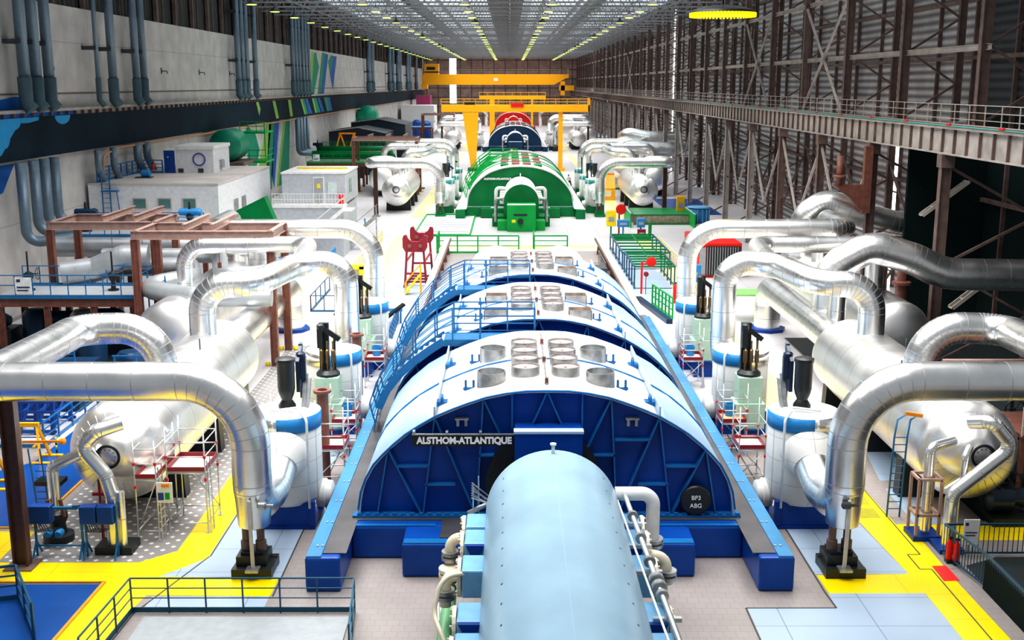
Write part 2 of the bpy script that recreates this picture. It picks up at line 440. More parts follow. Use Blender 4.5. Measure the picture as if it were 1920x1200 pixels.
for a, b in [((9.5, 50), (9.5, 31.3)), ((6.9, 30.31), (9.55, 30.31)), ((9.55, 30.31), (9.5, 31.3)), ((6.9, 30.31), (6.9, 22)), ((-7.1, 50), (-7.1, 31.1)),
             ((-9.75, 34), (-10.9, 30)), ((-10.9, 30.0), (-11.2, 22)), ((-9.7, 46), (-9.72, 34))]: ln.bar((*a, .010), (*b, .010), .05, .006)
ln.build('floor_joint', 'pline', floor)
paint('olive_grating', [(12.98, 39.52), (13.21, 39.52), (13.13, 38.53), (12.71, 38.53)], 'polive', .012)
paint('olive_grating', [(12.6, 38.18), (13.15, 38.18), (13.1, 37.25), (12.38, 37.25)], 'polive', .012)
paint('light_blue_plates', [(15.1, 46.4), (16.3, 46.4), (15.3, 41.15), (14.3, 41.05)], 'plb')
paint('light_blue_plates', [(14.22, 40.18), (15.4, 40.18), (15.3, 36.68), (14.1, 36.71)], 'plb')
paint('pit_and_shade_floor', [(16.6, 37), (32, 37), (32, 66), (16.6, 66)], 'pdark', .007)  # darkness behind the right vessels put into the floor colour
paint('yellow_strip', [(12.2, 44), (12.8, 44), (12.8, 52), (12.2, 52)], 'pyel')
# --- left of the near machine
paint('chequer_plate_area', [(-16.6, 50), (-12.9, 50), (-12.9, 64), (-11.0, 64), (-11.0, 42), (-10.95, 34.59), (-11.9, 33.54), (-16.4, 33.55), (-16.2, 35.33), (-16.2, 37.89)], 'dots')
paint('yellow_walkway', [(-22, 36.1), (-16.25, 36.1), (-16.25, 35.33), (-16.46, 34.6), (-16.43, 33.55), (-22, 33.55)], 'pyel')
paint('yellow_walkway', [(-22, 33.55), (-11.9, 33.54), (-10.91, 34.44), (-10.95, 50), (-9.8, 50), (-9.76, 38.22), (-9.71, 33.88), (-10.91, 32.54), (-7.16, 32.34), (-7.18, 31.11), (-10.9, 31.18), (-11.04, 30.25), (-11.3, 22), (-12.7, 22), (-12.42, 32.1), (-22, 32.11)], 'pyel')
paint('light_blue_plates', [(-9.72, 50), (-7.1, 50), (-7.1, 32.41), (-10.9, 32.5), (-9.77, 33.88)], 'plb', .007)
paint('light_blue_plates', [(-10.7, 31.1), (-7.2, 31.1), (-7.2, 30.3), (-10.7, 30.3)], 'plb', .007)
paint('blue_plates', [(-22, 36.3), (-16.56, 36.6), (-16.62, 50), (-19.3, 50), (-19.3, 43.3), (-22, 40.4)], 'pblue')
paint('blue_plates', [(-22, 31.95), (-12.5, 31.95), (-12.72, 22), (-22, 22)], 'pblue')
k = MB()
k.bar((-12.47, 32.04, .03), (-12.7, 22, .03), .09, .06); k.bar((-22, 32.04, .03), (-12.45, 32.04, .03), .05, .06)
k.bar((-16.5, 36.4, .03), (-16.56, 50, .03), .09, .06); k.bar((-22, 36.2, .03), (-16.5, 36.4, .03), .06, .06)
k.build('orange_kerb', 'porange', floor)
# --- further walkways
for s, nm in ((-1, 'l'), (1, 'r')):
    for y0, y1 in ((50, 112), (128, 250), (262, 380)):
        paint('pale_yellow_walkway', [(C0 + s * 11.0, y0), (C0 + s * 12.6, y0), (C0 + s * 12.6, y1), (C0 + s * 11.0, y1)][::s], 'pyelp', .009)
paint('light_blue_plates', [(-8.8, 76), (-6.4, 76), (-6.4, 96), (-8.8, 96)], 'plb', .009)
paint('light_blue_plates', [(9.2, 76), (12, 76), (12, 104), (9.2, 104)], 'plb', .009)
paint('pale_yellow_walkway', [(-7, 103.2), (9, 103.2), (9, 106), (-7, 106)], 'pyelp', .009)
paint('blue_plates', [(19, 131), (25, 131), (25, 150), (19, 150)], 'pblue', .010)

paint('painted_shade_area', [(-32, 52), (-20.4, 52), (-20.4, 66), (-32, 66)], 'pdark', .011)  # shade below the blue platform painted on the floor
# --- left wall
M['wallw'] = bricky('white wall panels', (.66, .64, .61), (.64, .62, .60), (.50, .49, .47), 12, 6, .05, axes=(1, 2), rough=.6, noise=.14)
M['siding'] = ribbed('dark siding', (.05, .055, .055), (.012, .018, .018), 1, .9)
wl = struct(MB().box(XL - .4, XL, 12, YE, 0, 20.6), 'wall_left', 'wallw')
struct(MB().box(XL - .6, XL - .2, 12, YE, 20.6, 30), 'wall_left', 'siding')
st = MB()
for y in range(64, 428, 6): st.box(XL - .25, XL + .25, y, y + .3, 20.6, 29)
for y in range(64, 428, 3): st.box(XL - .2, XL - .1, y, y + .12, 20.6, 29)
struct(st, 'trim_1', 'rust')
struct(MB().box(XL, -31.9, 30, YE - 8, 10.15, 12.85), 'trim_2', 'navyband')     # long beam under the crane rail
lg = MB().box(XL, -31.7, 30, YE - 8, 13.15, 13.35).box(XL, -32.0, 30, YE - 8, 12.85, 13.15)
struct(lg, 'trim_3', 'rustl')
lg = MB()
for i in range(250): lg.box(-32.0, -31.75, 40 + i * 1.5, 40.1 + i * 1.5, 12.86, 13.14)
lg.box(XL, XL + .06, 40, YE - 8, 14.3, 14.4)
struct(lg, 'trim_4', 'rust')
def mural(name, poly, m, x):
    return MB().prism(poly, 0, x, x + .02).build(name, m, wl)
def arcpoly(c, ry, rz, a0, a1, n=10): return [(c[0] + ry * math.cos(math.radians(a0 + (a1 - a0) * i / n)), c[1] + rz * math.sin(math.radians(a0 + (a1 - a0) * i / n))) for i in range(n + 1)]
mural('painted_cloud', [(60, 12.84), (74.3, 12.84)] + arcpoly((73.0, 12.84), 1.3, .75, 0, -80, 6) + arcpoly((71.6, 12.2), .9, 1.2, -30, -95, 5) + [(70.9, 10.6), (60, 10.3)], 'cyan', -31.9)
mural('painted_cloud', [(74.3, 12.84), (77.1, 12.84), (77, 12.62), (75.5, 12.5), (74.3, 12.5)], 'cyan', -31.9)
mural('painted_cloud', arcpoly((81.2, 12.84), 1.4, .62, 0, -180, 14), 'cyan', -31.9)
mural('painted_cloud', [(60, 13.36), (82.4, 13.36), (82.4, 13.55)] + arcpoly((80.9, 13.6), .8, .42, 30, 160, 5) + arcpoly((78.6, 13.9), 1.2, .85, 10, 170, 8) + [(75, 14.2), (72.6, 14.0), (60, 14.1)], 'murb', XL)
mural('painted_cloud', [(60, 12.87), (84, 12.87), (84, 13.12), (60, 13.12)], 'murb', -31.99)
for nm, poly, m in [('painted_stripe', [(193, 20.3), (195.5, 17.9), (189.7, 13.4), (186.8, 13.4), (191, 20)], 'murg'), ('painted_stripe', [(189, 20.3), (191, 20.3), (187, 13.4), (184, 13.4)], 'murl'),
                    ('painted_stripe', [(199.3, 20.4), (202.5, 20.3), (196.5, 13.4), (193.3, 13.4)], 'murg'), ('painted_stripe', [(202.5, 20.3), (206, 20.2), (199.7, 13.4), (196.5, 13.4)], 'murb'),
                    ('painted_stripe', [(209, 20.2), (211.3, 20.1), (207.4, 16.4), (205.5, 19)], 'murg'), ('painted_stripe', [(211.3, 20.1), (216, 20.1), (210, 14), (207.4, 16.4)], 'murb'),
                    ('painted_stripe', [(179.5, 20), (181.6, 20), (177.3, 15.6), (176, 15.6)], 'murl'),
                    ('painted_stripe', [(140, 10.1), (144.8, 8.9), (146.9, 6.7), (145, 4.9), (140, 1.5)], 'murg'), ('painted_stripe', [(151.9, 10.1), (155, 10.1), (149, 1), (146, 4.5)], 'murl'),
                    ('painted_stripe', [(153.5, 10.1), (157, 10.1), (153.5, 1), (149.5, 1)], 'murg'), ('painted_stripe', [(157, 10.1), (160.4, 10.1), (155, 1), (153.5, 3)], 'murb'),
                    ('painted_stripe', [(163.5, 10.1), (165, 10.1), (158, 1), (156.5, 1)], 'murl'), ('painted_stripe', [(165, 10.1), (168, 10.1), (166, 3), (163, 1), (158, 1)], 'murg'),
                    ('painted_stripe', [(172, 9.9), (176.5, 10), (174, 5), (172, 6)], 'murg'), ('painted_stripe', [(176.5, 10), (180.6, 10), (176.8, 7.5), (174, 5)], 'murb'),
                    ('painted_stripe', [(60, 9.9), (74, 9.9), (72, 8.2), (60, 6)], 'murb')]:
    mural(nm, poly, m, XL)
for poly, m in [([(143.4, 12.8), (144.8, 12.8), (145.8, 11.9), (144.9, 11.1)], 'murl'), ([(153.4, 12.8), (155.2, 12.8), (157.2, 10.4), (155.4, 10.4)], 'murl'), ([(164.1, 12.8), (166.2, 12.8), (167.3, 10.4), (165.4, 10.4)], 'murl'),
                ([(173.8, 12.8), (175, 12.8), (178, 10.4), (176.9, 10.4)], 'murl'), ([(175, 12.8), (177, 12.8), (180.3, 10.4), (178, 10.4)], 'murg'), ([(177.6, 12.8), (180, 12.8), (184, 10.4), (181, 10.4)], 'murb'),
                ([(184.1, 12.8), (185.3, 12.8), (188, 10.4), (186.7, 10.4)], 'murl'), ([(185.3, 12.8), (188, 12.8), (192, 10.4), (188, 10.4)], 'murg'), ([(189, 12.8), (191.5, 12.8), (196, 10.4), (193, 10.4)], 'murb'), ([(195.8, 12.8), (199, 12.8), (202, 10.4), (198.7, 10.4)], 'murg'),
                ([(199, 12.8), (202.2, 12.8), (205, 10.4), (202, 10.4)], 'murb')]:
    mural('painted_stripe', poly, m, -31.9)
# wall brackets
for i, y in enumerate((80.5, 93, 107, 120, 133)):
    o = MB().tube([(XL + .02, y, 16.2), (XL + .55, y, 16.2), (XL + .55, y, 15.95)], .05, 8).box(XL, XL + .06, y - .08, y + .08, 15.95, 16.5).build('lamp_bracket', 'dkgrey')
    tag(o, 'small steel bracket sticking out of the white upper wall', 'bracket', 'brackets on the left wall')

# --- conduits on the left wall: (y, radius, label)
def conduit(name, y, r, z0, z1, label, group, boot=True, x=-31.45):
    root = thing(name, label, 'conduit', (x, y, z0), group)
    MB().tube([(x, y, z0 + (2.0 if boot else 0)), (x, y, z1)], r, 14).build('tube', 'conduit', root)
    if boot:
        MB().tube([(x + .35, y, z0), (x, y, z0 + .45), (x, y, z0 + 2.1)], r * 1.25, 14).build('boot', 'conduitd', root)
    b = MB()
    z = z0 + 4.2
    while z < z1: b.box(XL + .01, x + r * .3, y - r * 1.3, y + r * 1.3, z, z + .3); z += 5.5
    b.build('clamp', 'dkgrey', root)
    return root
g = 'thick conduits rising past the crane ledge at the near end'
for i, y in enumerate((74.3, 76.2, 78.3)): conduit('wall_conduit', y, .36, 13.36, 27, ['nearest thick blue grey conduit on the left wall above the painted cloud', 'middle thick blue grey conduit above the painted cloud on the left wall', 'third thick blue grey conduit above the painted cloud on the left wall'][i], g)
conduit('wall_conduit', 87.6, .17, 13.36, 27, 'single thin grey conduit on the white upper left wall', g)
conduit('wall_conduit', 90.9, .34, 13.36, 27, 'single thick conduit beside a thin one on the white upper left wall', g)
conduit('wall_conduit', 96.6, .3, 13.36, 27, 'nearer conduit of the close pair on the white upper left wall', g)
conduit('wall_conduit', 98.6, .3, 13.36, 27, 'farther conduit of the close pair on the white upper left wall', g)
for i, y in enumerate((133.0, 135.2, 137.4, 142.0)): conduit('wall_conduit', y, .32, 13.36, 27, 'grey blue conduit in the cluster of four halfway along the left wall', 'cluster of four conduits')
for i, y in enumerate((166.5, 169, 171.5, 174.5, 177, 179.5)): conduit('wall_conduit', y, .32, 13.36, 27, 'grey conduit in the cluster of six beside the painted green stripes', 'cluster of six conduits')
for i, y in enumerate((256, 262, 300, 308, 322, 328, 352, 360, 385)): conduit('wall_conduit', y, .55, 13.36, 26, 'pale conduit far down the white left wall', 'far conduits on the left wall')
for i, y in enumerate((74.2, 75.9, 77.6)):
    pipe('wall_conduit', ['nearest', 'second', 'third'][i] + ' of three conduits bending out below the dark wall beam', [(-31.3, y, 10.1), (-31.3, y, 5.3 + .15 * i), (-27.6, y + 1.0, 5.5 + .15 * i)], .34, .8, 'conduit', 'conduit', 'conduits bending out under the wall beam', seams=False, seg=14)
pipe('wall_conduit', 'leftmost conduit bending out low on the left wall', [(-31.3, 72.2, 10.1), (-31.3, 72.2, 4.9), (-27.2, 73.6, 5.3)], .34, .8, 'conduit', 'conduit', seams=False, seg=14)
for i, y in enumerate((86.2, 89.6)):
    pipe('wall_conduit', ['nearer', 'farther'][i] + ' bent conduit below the dark beam beside the orange cable', [(-31.4, y, 10.1), (-31.4, y, 8.6), (-31.4, y + 1.6, 7.0), (-31.4, y + 1.2, 0)], .27, .5, 'conduit', 'conduit', seams=False, seg=12)
for i, y in enumerate((95.4, 97.9)):
    pipe('wall_conduit', ['nearer', 'farther'][i] + ' bent conduit behind the blue rail of the white block roof', [(-31.4, y, 10.1), (-31.4, y, 8.9), (-31.4, y + 1.6, 7.6), (-31.4, y + 1.6, 0)], .33, .5, 'conduit', 'conduit', seams=False, seg=12)
for i, y in enumerate((168, 170.5, 173, 176)):
    pipe('wall_conduit', 'grey conduit over the painted stripes on the lower left wall', [(-31.4, y, 10.1), (-31.4, y, 5.0), (-29, y + 3, 4.6)], .36, .8, 'conduit', 'conduit', 'conduits over the painted stripes', seams=False, seg=12)
pipe('wall_cable', 'orange brown cable pipe curving along the foot of the dark wall beam', [(-31.5, 88.2, 0), (-31.5, 87.2, 7.0), (-31.5, 87.6, 9.6), (-31.5, 91, 10.0), (-31.5, 160, 10.0), (-31.5, 300, 10.0)], .09, .8, mat('orange brown cable', (.55, .28, .12), .5), 'cable', seams=False, seg=8)

# --- end wall
M['endw'] = bricky('end wall panels', (.52, .40, .33), (.42, .34, .30), (.12, .10, .10), 4.2, 3.4, .16, axes=(0, 2), rough=.7, noise=.2)
we = MB().box(XL, -22.6, YE, YE + .5, 0, 30).box(-20.1, XR, YE, YE + .5, 0, 30).box(-22.6, -20.1, YE, YE + .5, 0, 8).box(-22.6, -20.1, YE, YE + .5, 25.4, 30)
struct(we, 'wall_back', 'endw')
struct(MB().box(-22.6, -20.1, YE + .2, YE + .3, 8, 25.4), 'window_1', 'slit')

# --- right wall, outer corrugated skin with daylight slits
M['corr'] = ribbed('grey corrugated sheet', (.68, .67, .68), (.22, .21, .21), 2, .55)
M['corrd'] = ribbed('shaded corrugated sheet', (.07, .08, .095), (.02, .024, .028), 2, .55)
wr = MB()
segs = [(69.5, 83.6), (85.2, 167.8), (169.2, 202.0), (204.4, 330), (334, YE)]
for a, b in segs: wr.box(XR, XR + .3, a, b, 0, 30)
struct(wr, 'wall_right', 'corr')
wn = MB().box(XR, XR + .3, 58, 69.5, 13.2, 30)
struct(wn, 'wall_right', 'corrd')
struct(MB().box(XR, XR + .3, 36, 58, 0, 30).box(XR, XR + .3, 58, 69.5, 0, 13.2).box(24.2, XR, 68.3, 68.6, 0, 11.2), 'wall_right', 'dark')  # unlit space under the girder, its shade put into black walls
for n, (a, b) in enumerate(((83.6, 85.2), (167.8, 169.2), (202.0, 204.4), (330, 334))):
    struct(MB().box(XR + .1, XR + .2, a, b, 0, 30), 'window_%d' % (n + 2), 'slit')
fr = MB()
for a, b in ((83.6, 85.2), (167.8, 169.2), (202.0, 204.4), (330, 334)):
    for z in range(1, 30, 2): fr.box(XR - .02, XR + .1, a, b, z, z + .12)
struct(fr, 'trim_5', 'black')
sp = MB()
for y in range(41, 426, 6): sp.box(XR - .25, XR - .003, y + .3, y + .48, 0, 29)
for z in (4, 8, 16.5, 20, 24): sp.box(XR - .34, XR - .1, 36, YE, z, z + .25)
struct(sp, 'trim_6', 'rust')

# --- crane girder on the right with stiffeners, rail and walkway
gd = MB().box(22.95, 23.05, 34, YE, 11.45, 12.75).box(22.75, 23.3, 34, YE, 11.40, 11.48).box(22.75, 23.3, 34, YE, 12.72, 12.8)
struct(gd, 'trim_7', 'rustl')
gs = MB()
for i in range(248): gs.box(22.8, 22.95, 34.2 + i * 1.6, 34.28 + i * 1.6, 11.48, 12.72)
gs.box(23.0, 23.12, 34, YE, 12.8, 12.95).box(23.3, 24.3, 34, YE, 12.62, 12.72)
struct(gs, 'trim_8', 'rust')
cl = MB().tube([(22.7, 34, 12.9), (22.7, 150, 12.9)], .035, 8)
struct(cl, 'trim_9', 'teal')
rm = MB()
for i in range(14): rm.box(22.62, 22.72, 52 + i * 6.4, 52.5 + i * 6.4, 12.92, 13.02)
struct(rm, 'trim_10', 'red')
wkb = MB()
for k in range(3): wkb.box(24.24, 24.27, 34, YE - 6, 13.15 + .38 * k, 13.19 + .38 * k)
for i in range(196): wkb.box(24.23, 24.28, 34 + 2 * i, 34.05 + 2 * i, 12.72, 13.95)
wkb.box(24.2, 24.3, 34, YE - 6, 12.72, 12.9)
tag(wkb.build('walkway_railing', 'beige'), 'long three bar handrail of the walkway above the right crane girder', 'railing')

# --- columns: lower (carry the girder) and upper lattice frames
def lower_column(y, n):
    root = thing('lower_column', ('brown steel column under the right crane girder, ' + n), 'column', (23, y, 0), 'columns under the right crane girder')
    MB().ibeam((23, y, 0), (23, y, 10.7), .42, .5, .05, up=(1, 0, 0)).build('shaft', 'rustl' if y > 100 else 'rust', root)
    MB().box(22.65, 23.35, y - .35, y + .35, 10.7, 11.4).build('capital', 'rust', root)
    MB().ibeam((28.2, y, 0), (28.2, y, 12.6), .35, .45, .05, up=(1, 0, 0)).build('rear_shaft', 'rust', root)
    b = MB()
    z = 0
    k = 0
    while z < 10.5:
        a = (23.1, y, z) if k % 2 == 0 else (28.1, y, z); c = (28.1, y, z + 2.7) if k % 2 == 0 else (23.1, y, z + 2.7)
        b.bar(a, c, .14); z += 2.7; k += 1
    b.bar((23, y, 5.4), (28.2, y, 5.4), .12)
    b.build('lattice', 'rust', root)
    return root
NEAR = {0: 'nearest one, standing against the dark', 1: 'second from the near end', 2: 'third from the near end', 3: 'fourth from the near end', 4: 'fifth from the near end', 5: 'sixth from the near end'}
cols = []
for i in range(31):
    y = 59.5 + 12 * i
    if i < 6: lower_column(y, NEAR[i])
    elif i == 6: c6 = lower_column(y, 'one of the distant row')
    else: dup(c6, (0, y - 131.5, 0), 'brown steel column under the right crane girder, one of the distant row')
# x-bracing between the lower columns
xb = MB()
for i, (a, b) in enumerate(((59.5, 71.5), (71.5, 83.5), (83.5, 95.5), (95.5, 107.5), (107.5, 119.5), (119.5, 131.5), (143.5, 155.5), (167.5, 179.5), (203.5, 215.5))):
    if i in (0,): continue
    mid = (a + b) / 2
    for s0, e0 in (((23, a, 10.6), (23, mid, 4.5)), ((23, b, 10.6), (23, mid, 4.5)), ((28.2, a, .2), (28.2, b, 9)), ((28.2, b, .2), (28.2, a, 9))):
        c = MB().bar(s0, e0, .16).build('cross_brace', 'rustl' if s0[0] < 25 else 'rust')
        tag(c, 'slanting steel brace between the columns under the right crane girder', 'brace', 'braces under the right crane girder')
def upper_column(y, label):
    root = thing('upper_column', label, 'column', (24.8, y, 12.72), 'upper columns above the right crane girder')
    MB().ibeam((24.6, y, 12.72), (24.6, y, 29), .38, .5, .05, up=(1, 0, 0)).build('shaft', 'rust', root)
    MB().ibeam((28.0, y, 12.72), (28.0, y, 29), .3, .4, .05, up=(1, 0, 0)).build('rear_shaft', 'rust', root)
    b = MB(); z = 13.0; k = 0
    while z < 27:
        a, c = ((24.8, y, z), (27.9, y, z + 2.0)) if k % 2 == 0 else ((27.9, y, z), (24.8, y, z + 2.0))
        b.bar(a, c, .13); z += 2.0; k += 1
    b.build('lattice', 'rust', root)
    return root
for i in range(31):
    y = 59.6 + 11.95 * i
    if i < 5: upper_column(y, 'tall brown lattice column above the right crane girder, ' + ['nearest one with a bright steel edge', 'second one beside the daylight slit', 'third from the near end', 'fourth from the near end', 'fifth from the near end'][i])
    elif i == 5: u5 = upper_column(y, 'tall brown lattice column above the right crane girder in the distance')
    else: dup(u5, (0, 11.95 * (i - 5), 0), 'tall brown lattice column above the right crane girder in the distance')
lv = MB()
for z, y0 in ((16.9, 59), (21.3, 76)): lv.ibeam((24.7, y0, z), (24.7, YE - 5, z), .2, .3, .03)
struct(lv, 'trim_11', 'rustl')
def xframe(y, label):
    r = thing('cross_bracing', label, 'bracing', (24.5, y, 12.8), 'X shaped wind braces above the right crane girder')
    w = 11.2
    for a, b in (((24.45, y, 12.9), (24.45, y + w, 21.0)), ((24.45, y + w, 12.9), (24.45, y, 21.0))): MB().bar(a, b, .16).build('diagonal', 'rustl', r)
    MB().box(24.35, 24.55, y + w / 2 - .3, y + w / 2 + .3, 16.7, 17.2).build('gusset', 'rustl', r)
xframe(84.0, 'nearest X shaped steel brace between upper columns on the right')
xframe(108, 'second X shaped steel brace between upper columns on the right')
xframe(228, 'far X shaped steel brace between upper columns on the right')
# brown valve bracket hung on the second lower column
r = thing('column_bracket', 'red brown fabricated bracket with a small valve on the second column from the near end', 'bracket', (22.2, 71.2, 7.5))
MB().prism([(20.4, 8.8), (22.8, 8.8), (22.8, 7.0), (22.4, 7.0), (21.6, 7.9)], 1, 70.9, 71.15).build('bracket_plate', 'brown', r)
MB().cyl(20.8, 71.0, 8.8, 10.6, .2).cyl(20.8, 71, 9.2, 9.4, .4).build('valve_body', 'brown', r)
MB().box(22.3, 22.8, 70.8, 71.2, 7.0, 11.2).build('mounting_post', 'brown', r)

# --- roof: trusses, sheets, lamps
rf = MB().box(XL, XR, 104, YE, 27.8, 28)
M['roof'] = ribbed('roof sheets', (.32, .36, .38), (.16, .18, .19), 0, 2.4)
struct(rf, 'ceiling', 'roof')
for k, (a, b) in enumerate(((-29, -17), (-14, -3.6), (2.2, 12), (15, 25))):
    struct(MB().box(a, b, 110, YE - 6, 27.7, 27.78), 'window_%d' % (k + 6), 'sky')
struct(MB().box(-3.4, 2.0, 104, YE, 27.3, 27.6), 'trim_12', 'roofd')
def truss(y):
    m = MB(); zb, zt = 24.4, 27.2
    m.bar((XL, y, zb), (XR, y, zb), .22, .2); m.bar((XL, y, zt), (XR, y, zt), .2, .2)
    n = 18; w = (XR - XL) / n
    for i in range(n):
        x = XL + w * i
        m.bar((x, y, zb), (x + w / 2, y, zt), .1); m.bar((x + w / 2, y, zt), (x + w, y, zb), .1)
    o = m.build('roof_truss', 'truss')
    return tag(o, 'grey steel roof truss with zigzag web spanning the hall', 'truss', 'roof trusses')
t0 = truss(112)
for i in range(1, 40):
    if i * 8 + 112 < YE - 4:
        c = t0.copy(); COL.objects.link(c); c.location = t0.location + Vector((0, 8 * i, 0))
pl = MB()
for x in (-26, -20, -10, -4.9, 0, 5, 10, 15, 20): pl.bar((x, 106, 24.6), (x, YE, 24.6), .12)
for x in (-16, 4.5): pl.bar((x, 106, 25.6), (x, YE, 25.6), .35, .3)
struct(pl, 'trim_13', 'truss')
lm = None
for x in (-28, -16, -4.9, 4.6, 15.5):
    for i in range(24):
        y = 126 + i * 12.3
        if lm is None:
            lm = MB().lathe((x, y, 24.1), (0, 0, -1), [(0, .12), (.25, .2), (.5, .55), (.62, .6)], 14).bar((x, y, 24.0), (x, y, 27.75), .06).build('high_bay_lamp', 'dkgrey')
            gl = MB().cyl(x, y, 23.42, 23.5, .52, 14).build('glowing_lens', 'lamp', lm); ROOT[lm.name] = lm.location
            tag(lm, 'small round high bay lamp glowing yellow green under the roof', 'lamp', 'rows of roof lamps')
            base = Vector((x, y, 0)); 
        else:
            c = lm.copy(); COL.objects.link(c); c.location = lm.location + Vector((x, y, 0)) - base
            g2 = gl.copy(); COL.objects.link(g2); g2.parent = c
# big yellow lamp over the right side
r = thing('ring_lamp', 'large round lamp glowing yellow hanging near the top right of the view', 'lamp', (13.6, 74, 19.5))
MB().lathe((13.6, 74, 19.95), (0, 0, -1), [(0, .3), (.1, 1.2), (.35, 2.05), (.5, 2.12)], 40).build('lamp_shade', 'black', r)
gm = MB()
for i in range(56):
    a = 2 * PI * i / 56
    gm.box(13.6 + 2.05 * math.cos(a) - .05, 13.6 + 2.05 * math.cos(a) + .05, 74 + 2.05 * math.sin(a) - .05, 74 + 2.05 * math.sin(a) + .05, 19.2, 19.46)
gm.cyl(13.6, 74, 19.3, 19.42, 1.98, 40)
gm.build('glowing_diffuser', 'lampy', r)
MB().cyl(13.6, 74, 19.9, 27, .05, 8).build('suspension_rod', 'black', r)

# ------------------------------------------------------------------ camera and light
cam = bpy.data.cameras.new('camera'); co = bpy.data.objects.new('camera', cam); COL.objects.link(co)
cam.sensor_width = 36; cam.lens = 36 * 2100 / 1920; cam.clip_end = 1000
co.location = (0, 0, 15); co.rotation_euler = (PI / 2 - math.atan(442 / 2100), 0, -math.atan(4 / 2100))
bpy.context.scene.camera = co
w = bpy.data.worlds.new('world'); bpy.context.scene.world = w; w.use_nodes = True
bg = w.node_tree.nodes['Background']; bg.inputs[0].default_value = (.86, .93, 1.0, 1); bg.inputs[1].default_value = .42
def area(x, y, z, sx, sy, e, col=(1, 1, 1), rot=(0, 0, 0)):
    l = bpy.data.lights.new('roof_and_fill_light', 'AREA'); l.shape = 'RECTANGLE'; l.size = sx; l.size_y = sy; l.energy = e; l.color = col; l.spread = math.radians(125)
    o = bpy.data.objects.new('roof_and_fill_light', l); COL.objects.link(o); o.location = (x, y, z); o.rotation_euler = rot; return o
for i in range(6): area(-2, 135 + 52 * i, 24, 40, 34, 14000 if i else 15000, (1, .98, .96))
area(0, 82, 27, 22, 44, 19000, (1, .98, .96)); area(0, 36, 27, 20, 26, 5500, (1, .98, .96))  # extra fill lights where no roof lamp hangs, brightening the near hall
area(-13.5, 50, 25, 9, 34, 9000, (1, .99, .97)); area(13, 50, 25, 7, 30, 5000, (1, .98, .95))  # side fills added to whiten pipes and vessels, stronger on the left
sn = bpy.data.lights.new('sun', 'SUN'); sn.energy = .7; sn.angle = .35; so = bpy.data.objects.new('sun', sn); COL.objects.link(so); so.rotation_euler = (math.radians(12), math.radians(-8), 0)
vs = bpy.context.scene.view_settings; vs.view_transform = 'Standard'; vs.look = 'Medium High Contrast'; vs.exposure = -0.42
# ================================================================== TURBINES
HALF = [(0, 5.41), (.6, 5.405), (1.11, 5.37), (2.06, 5.17), (2.9, 4.87), (3.63, 4.55), (4.45, 4.07), (5.16, 3.47), (5.67, 2.9), (5.97, 2.34), (6.13, 1.83), (6.19, 1.18)]
def hz(x):
    x = abs(x)
    for (a, za), (b, zb) in zip(HALF, HALF[1:]):
        if a <= x <= b: return za + (zb - za) * (x - a) / (b - a)
    return HALF[-1][1]
def smoothprof(x0, x1):
    """dense outline between two half widths"""
    pts = []
    n = 14
    import bisect
    for i in range(n + 1):
        t = i / n; x = x0 + (x1 - x0) * (t if x1 < 5 else 1 - (1 - t) ** 1.6); pts.append((x, hz(x)))
    return pts
def sheet(prof, y0, y1, th=.08, sx=1):
    """curved plate following prof (x,z) from y0 to y1"""
    m = MB(); n = len(prof); out = []; inn = []
    for i, (x, z) in enumerate(prof):
        a = prof[max(0, i - 1)]; b = prof[min(n - 1, i + 1)]
        d = Vector((b[0] - a[0], b[1] - a[1])).normalized(); nn = Vector((-d.y, d.x))
        if nn.y < 0 and abs(nn.y) > .05: nn = -nn
        if abs(nn.y) <= .05 and nn.x * sx < 0: nn = -nn
        out.append((x, z)); inn.append((x - nn.x * th, z - nn.y * th))
    vs = [(C0 + x, y0, z) for x, z in out] + [(C0 + x, y1, z) for x, z in out] + [(C0 + x, y0, z) for x, z in inn] + [(C0 + x, y1, z) for x, z in inn]
    fs = []
    for i in range(n - 1):
        fs += [(i, i + 1, n + i + 1, n + i), (2 * n + i, 3 * n + i, 3 * n + i + 1, 2 * n + i + 1), (i, 2 * n + i, 2 * n + i + 1, i + 1), (n + i, n + i + 1, 3 * n + i + 1, 3 * n + i)]
    fs += [(0, n, 3 * n, 2 * n), (n - 1, 3 * n - 1, 4 * n - 1, 2 * n - 1)]
    m.add(vs, fs, False); m.sm = [k % 4 == 0 for k in range(len(m.sm))]
    return m
def mir(prof): return [(-x, z) for x, z in prof]
def plate(y, th, inset, xs=None):
    p = [(C0 + x, z - inset) for x, z in smoothprof(0, 6.19)]; q = [(2 * C0 - x, z) for x, z in reversed(p[1:])]
    return MB().prism([(C0 - 6.19 + inset, 1.15)] + q + p + [(C0 + 6.19 - inset, 1.15)], 1, y, y + th)
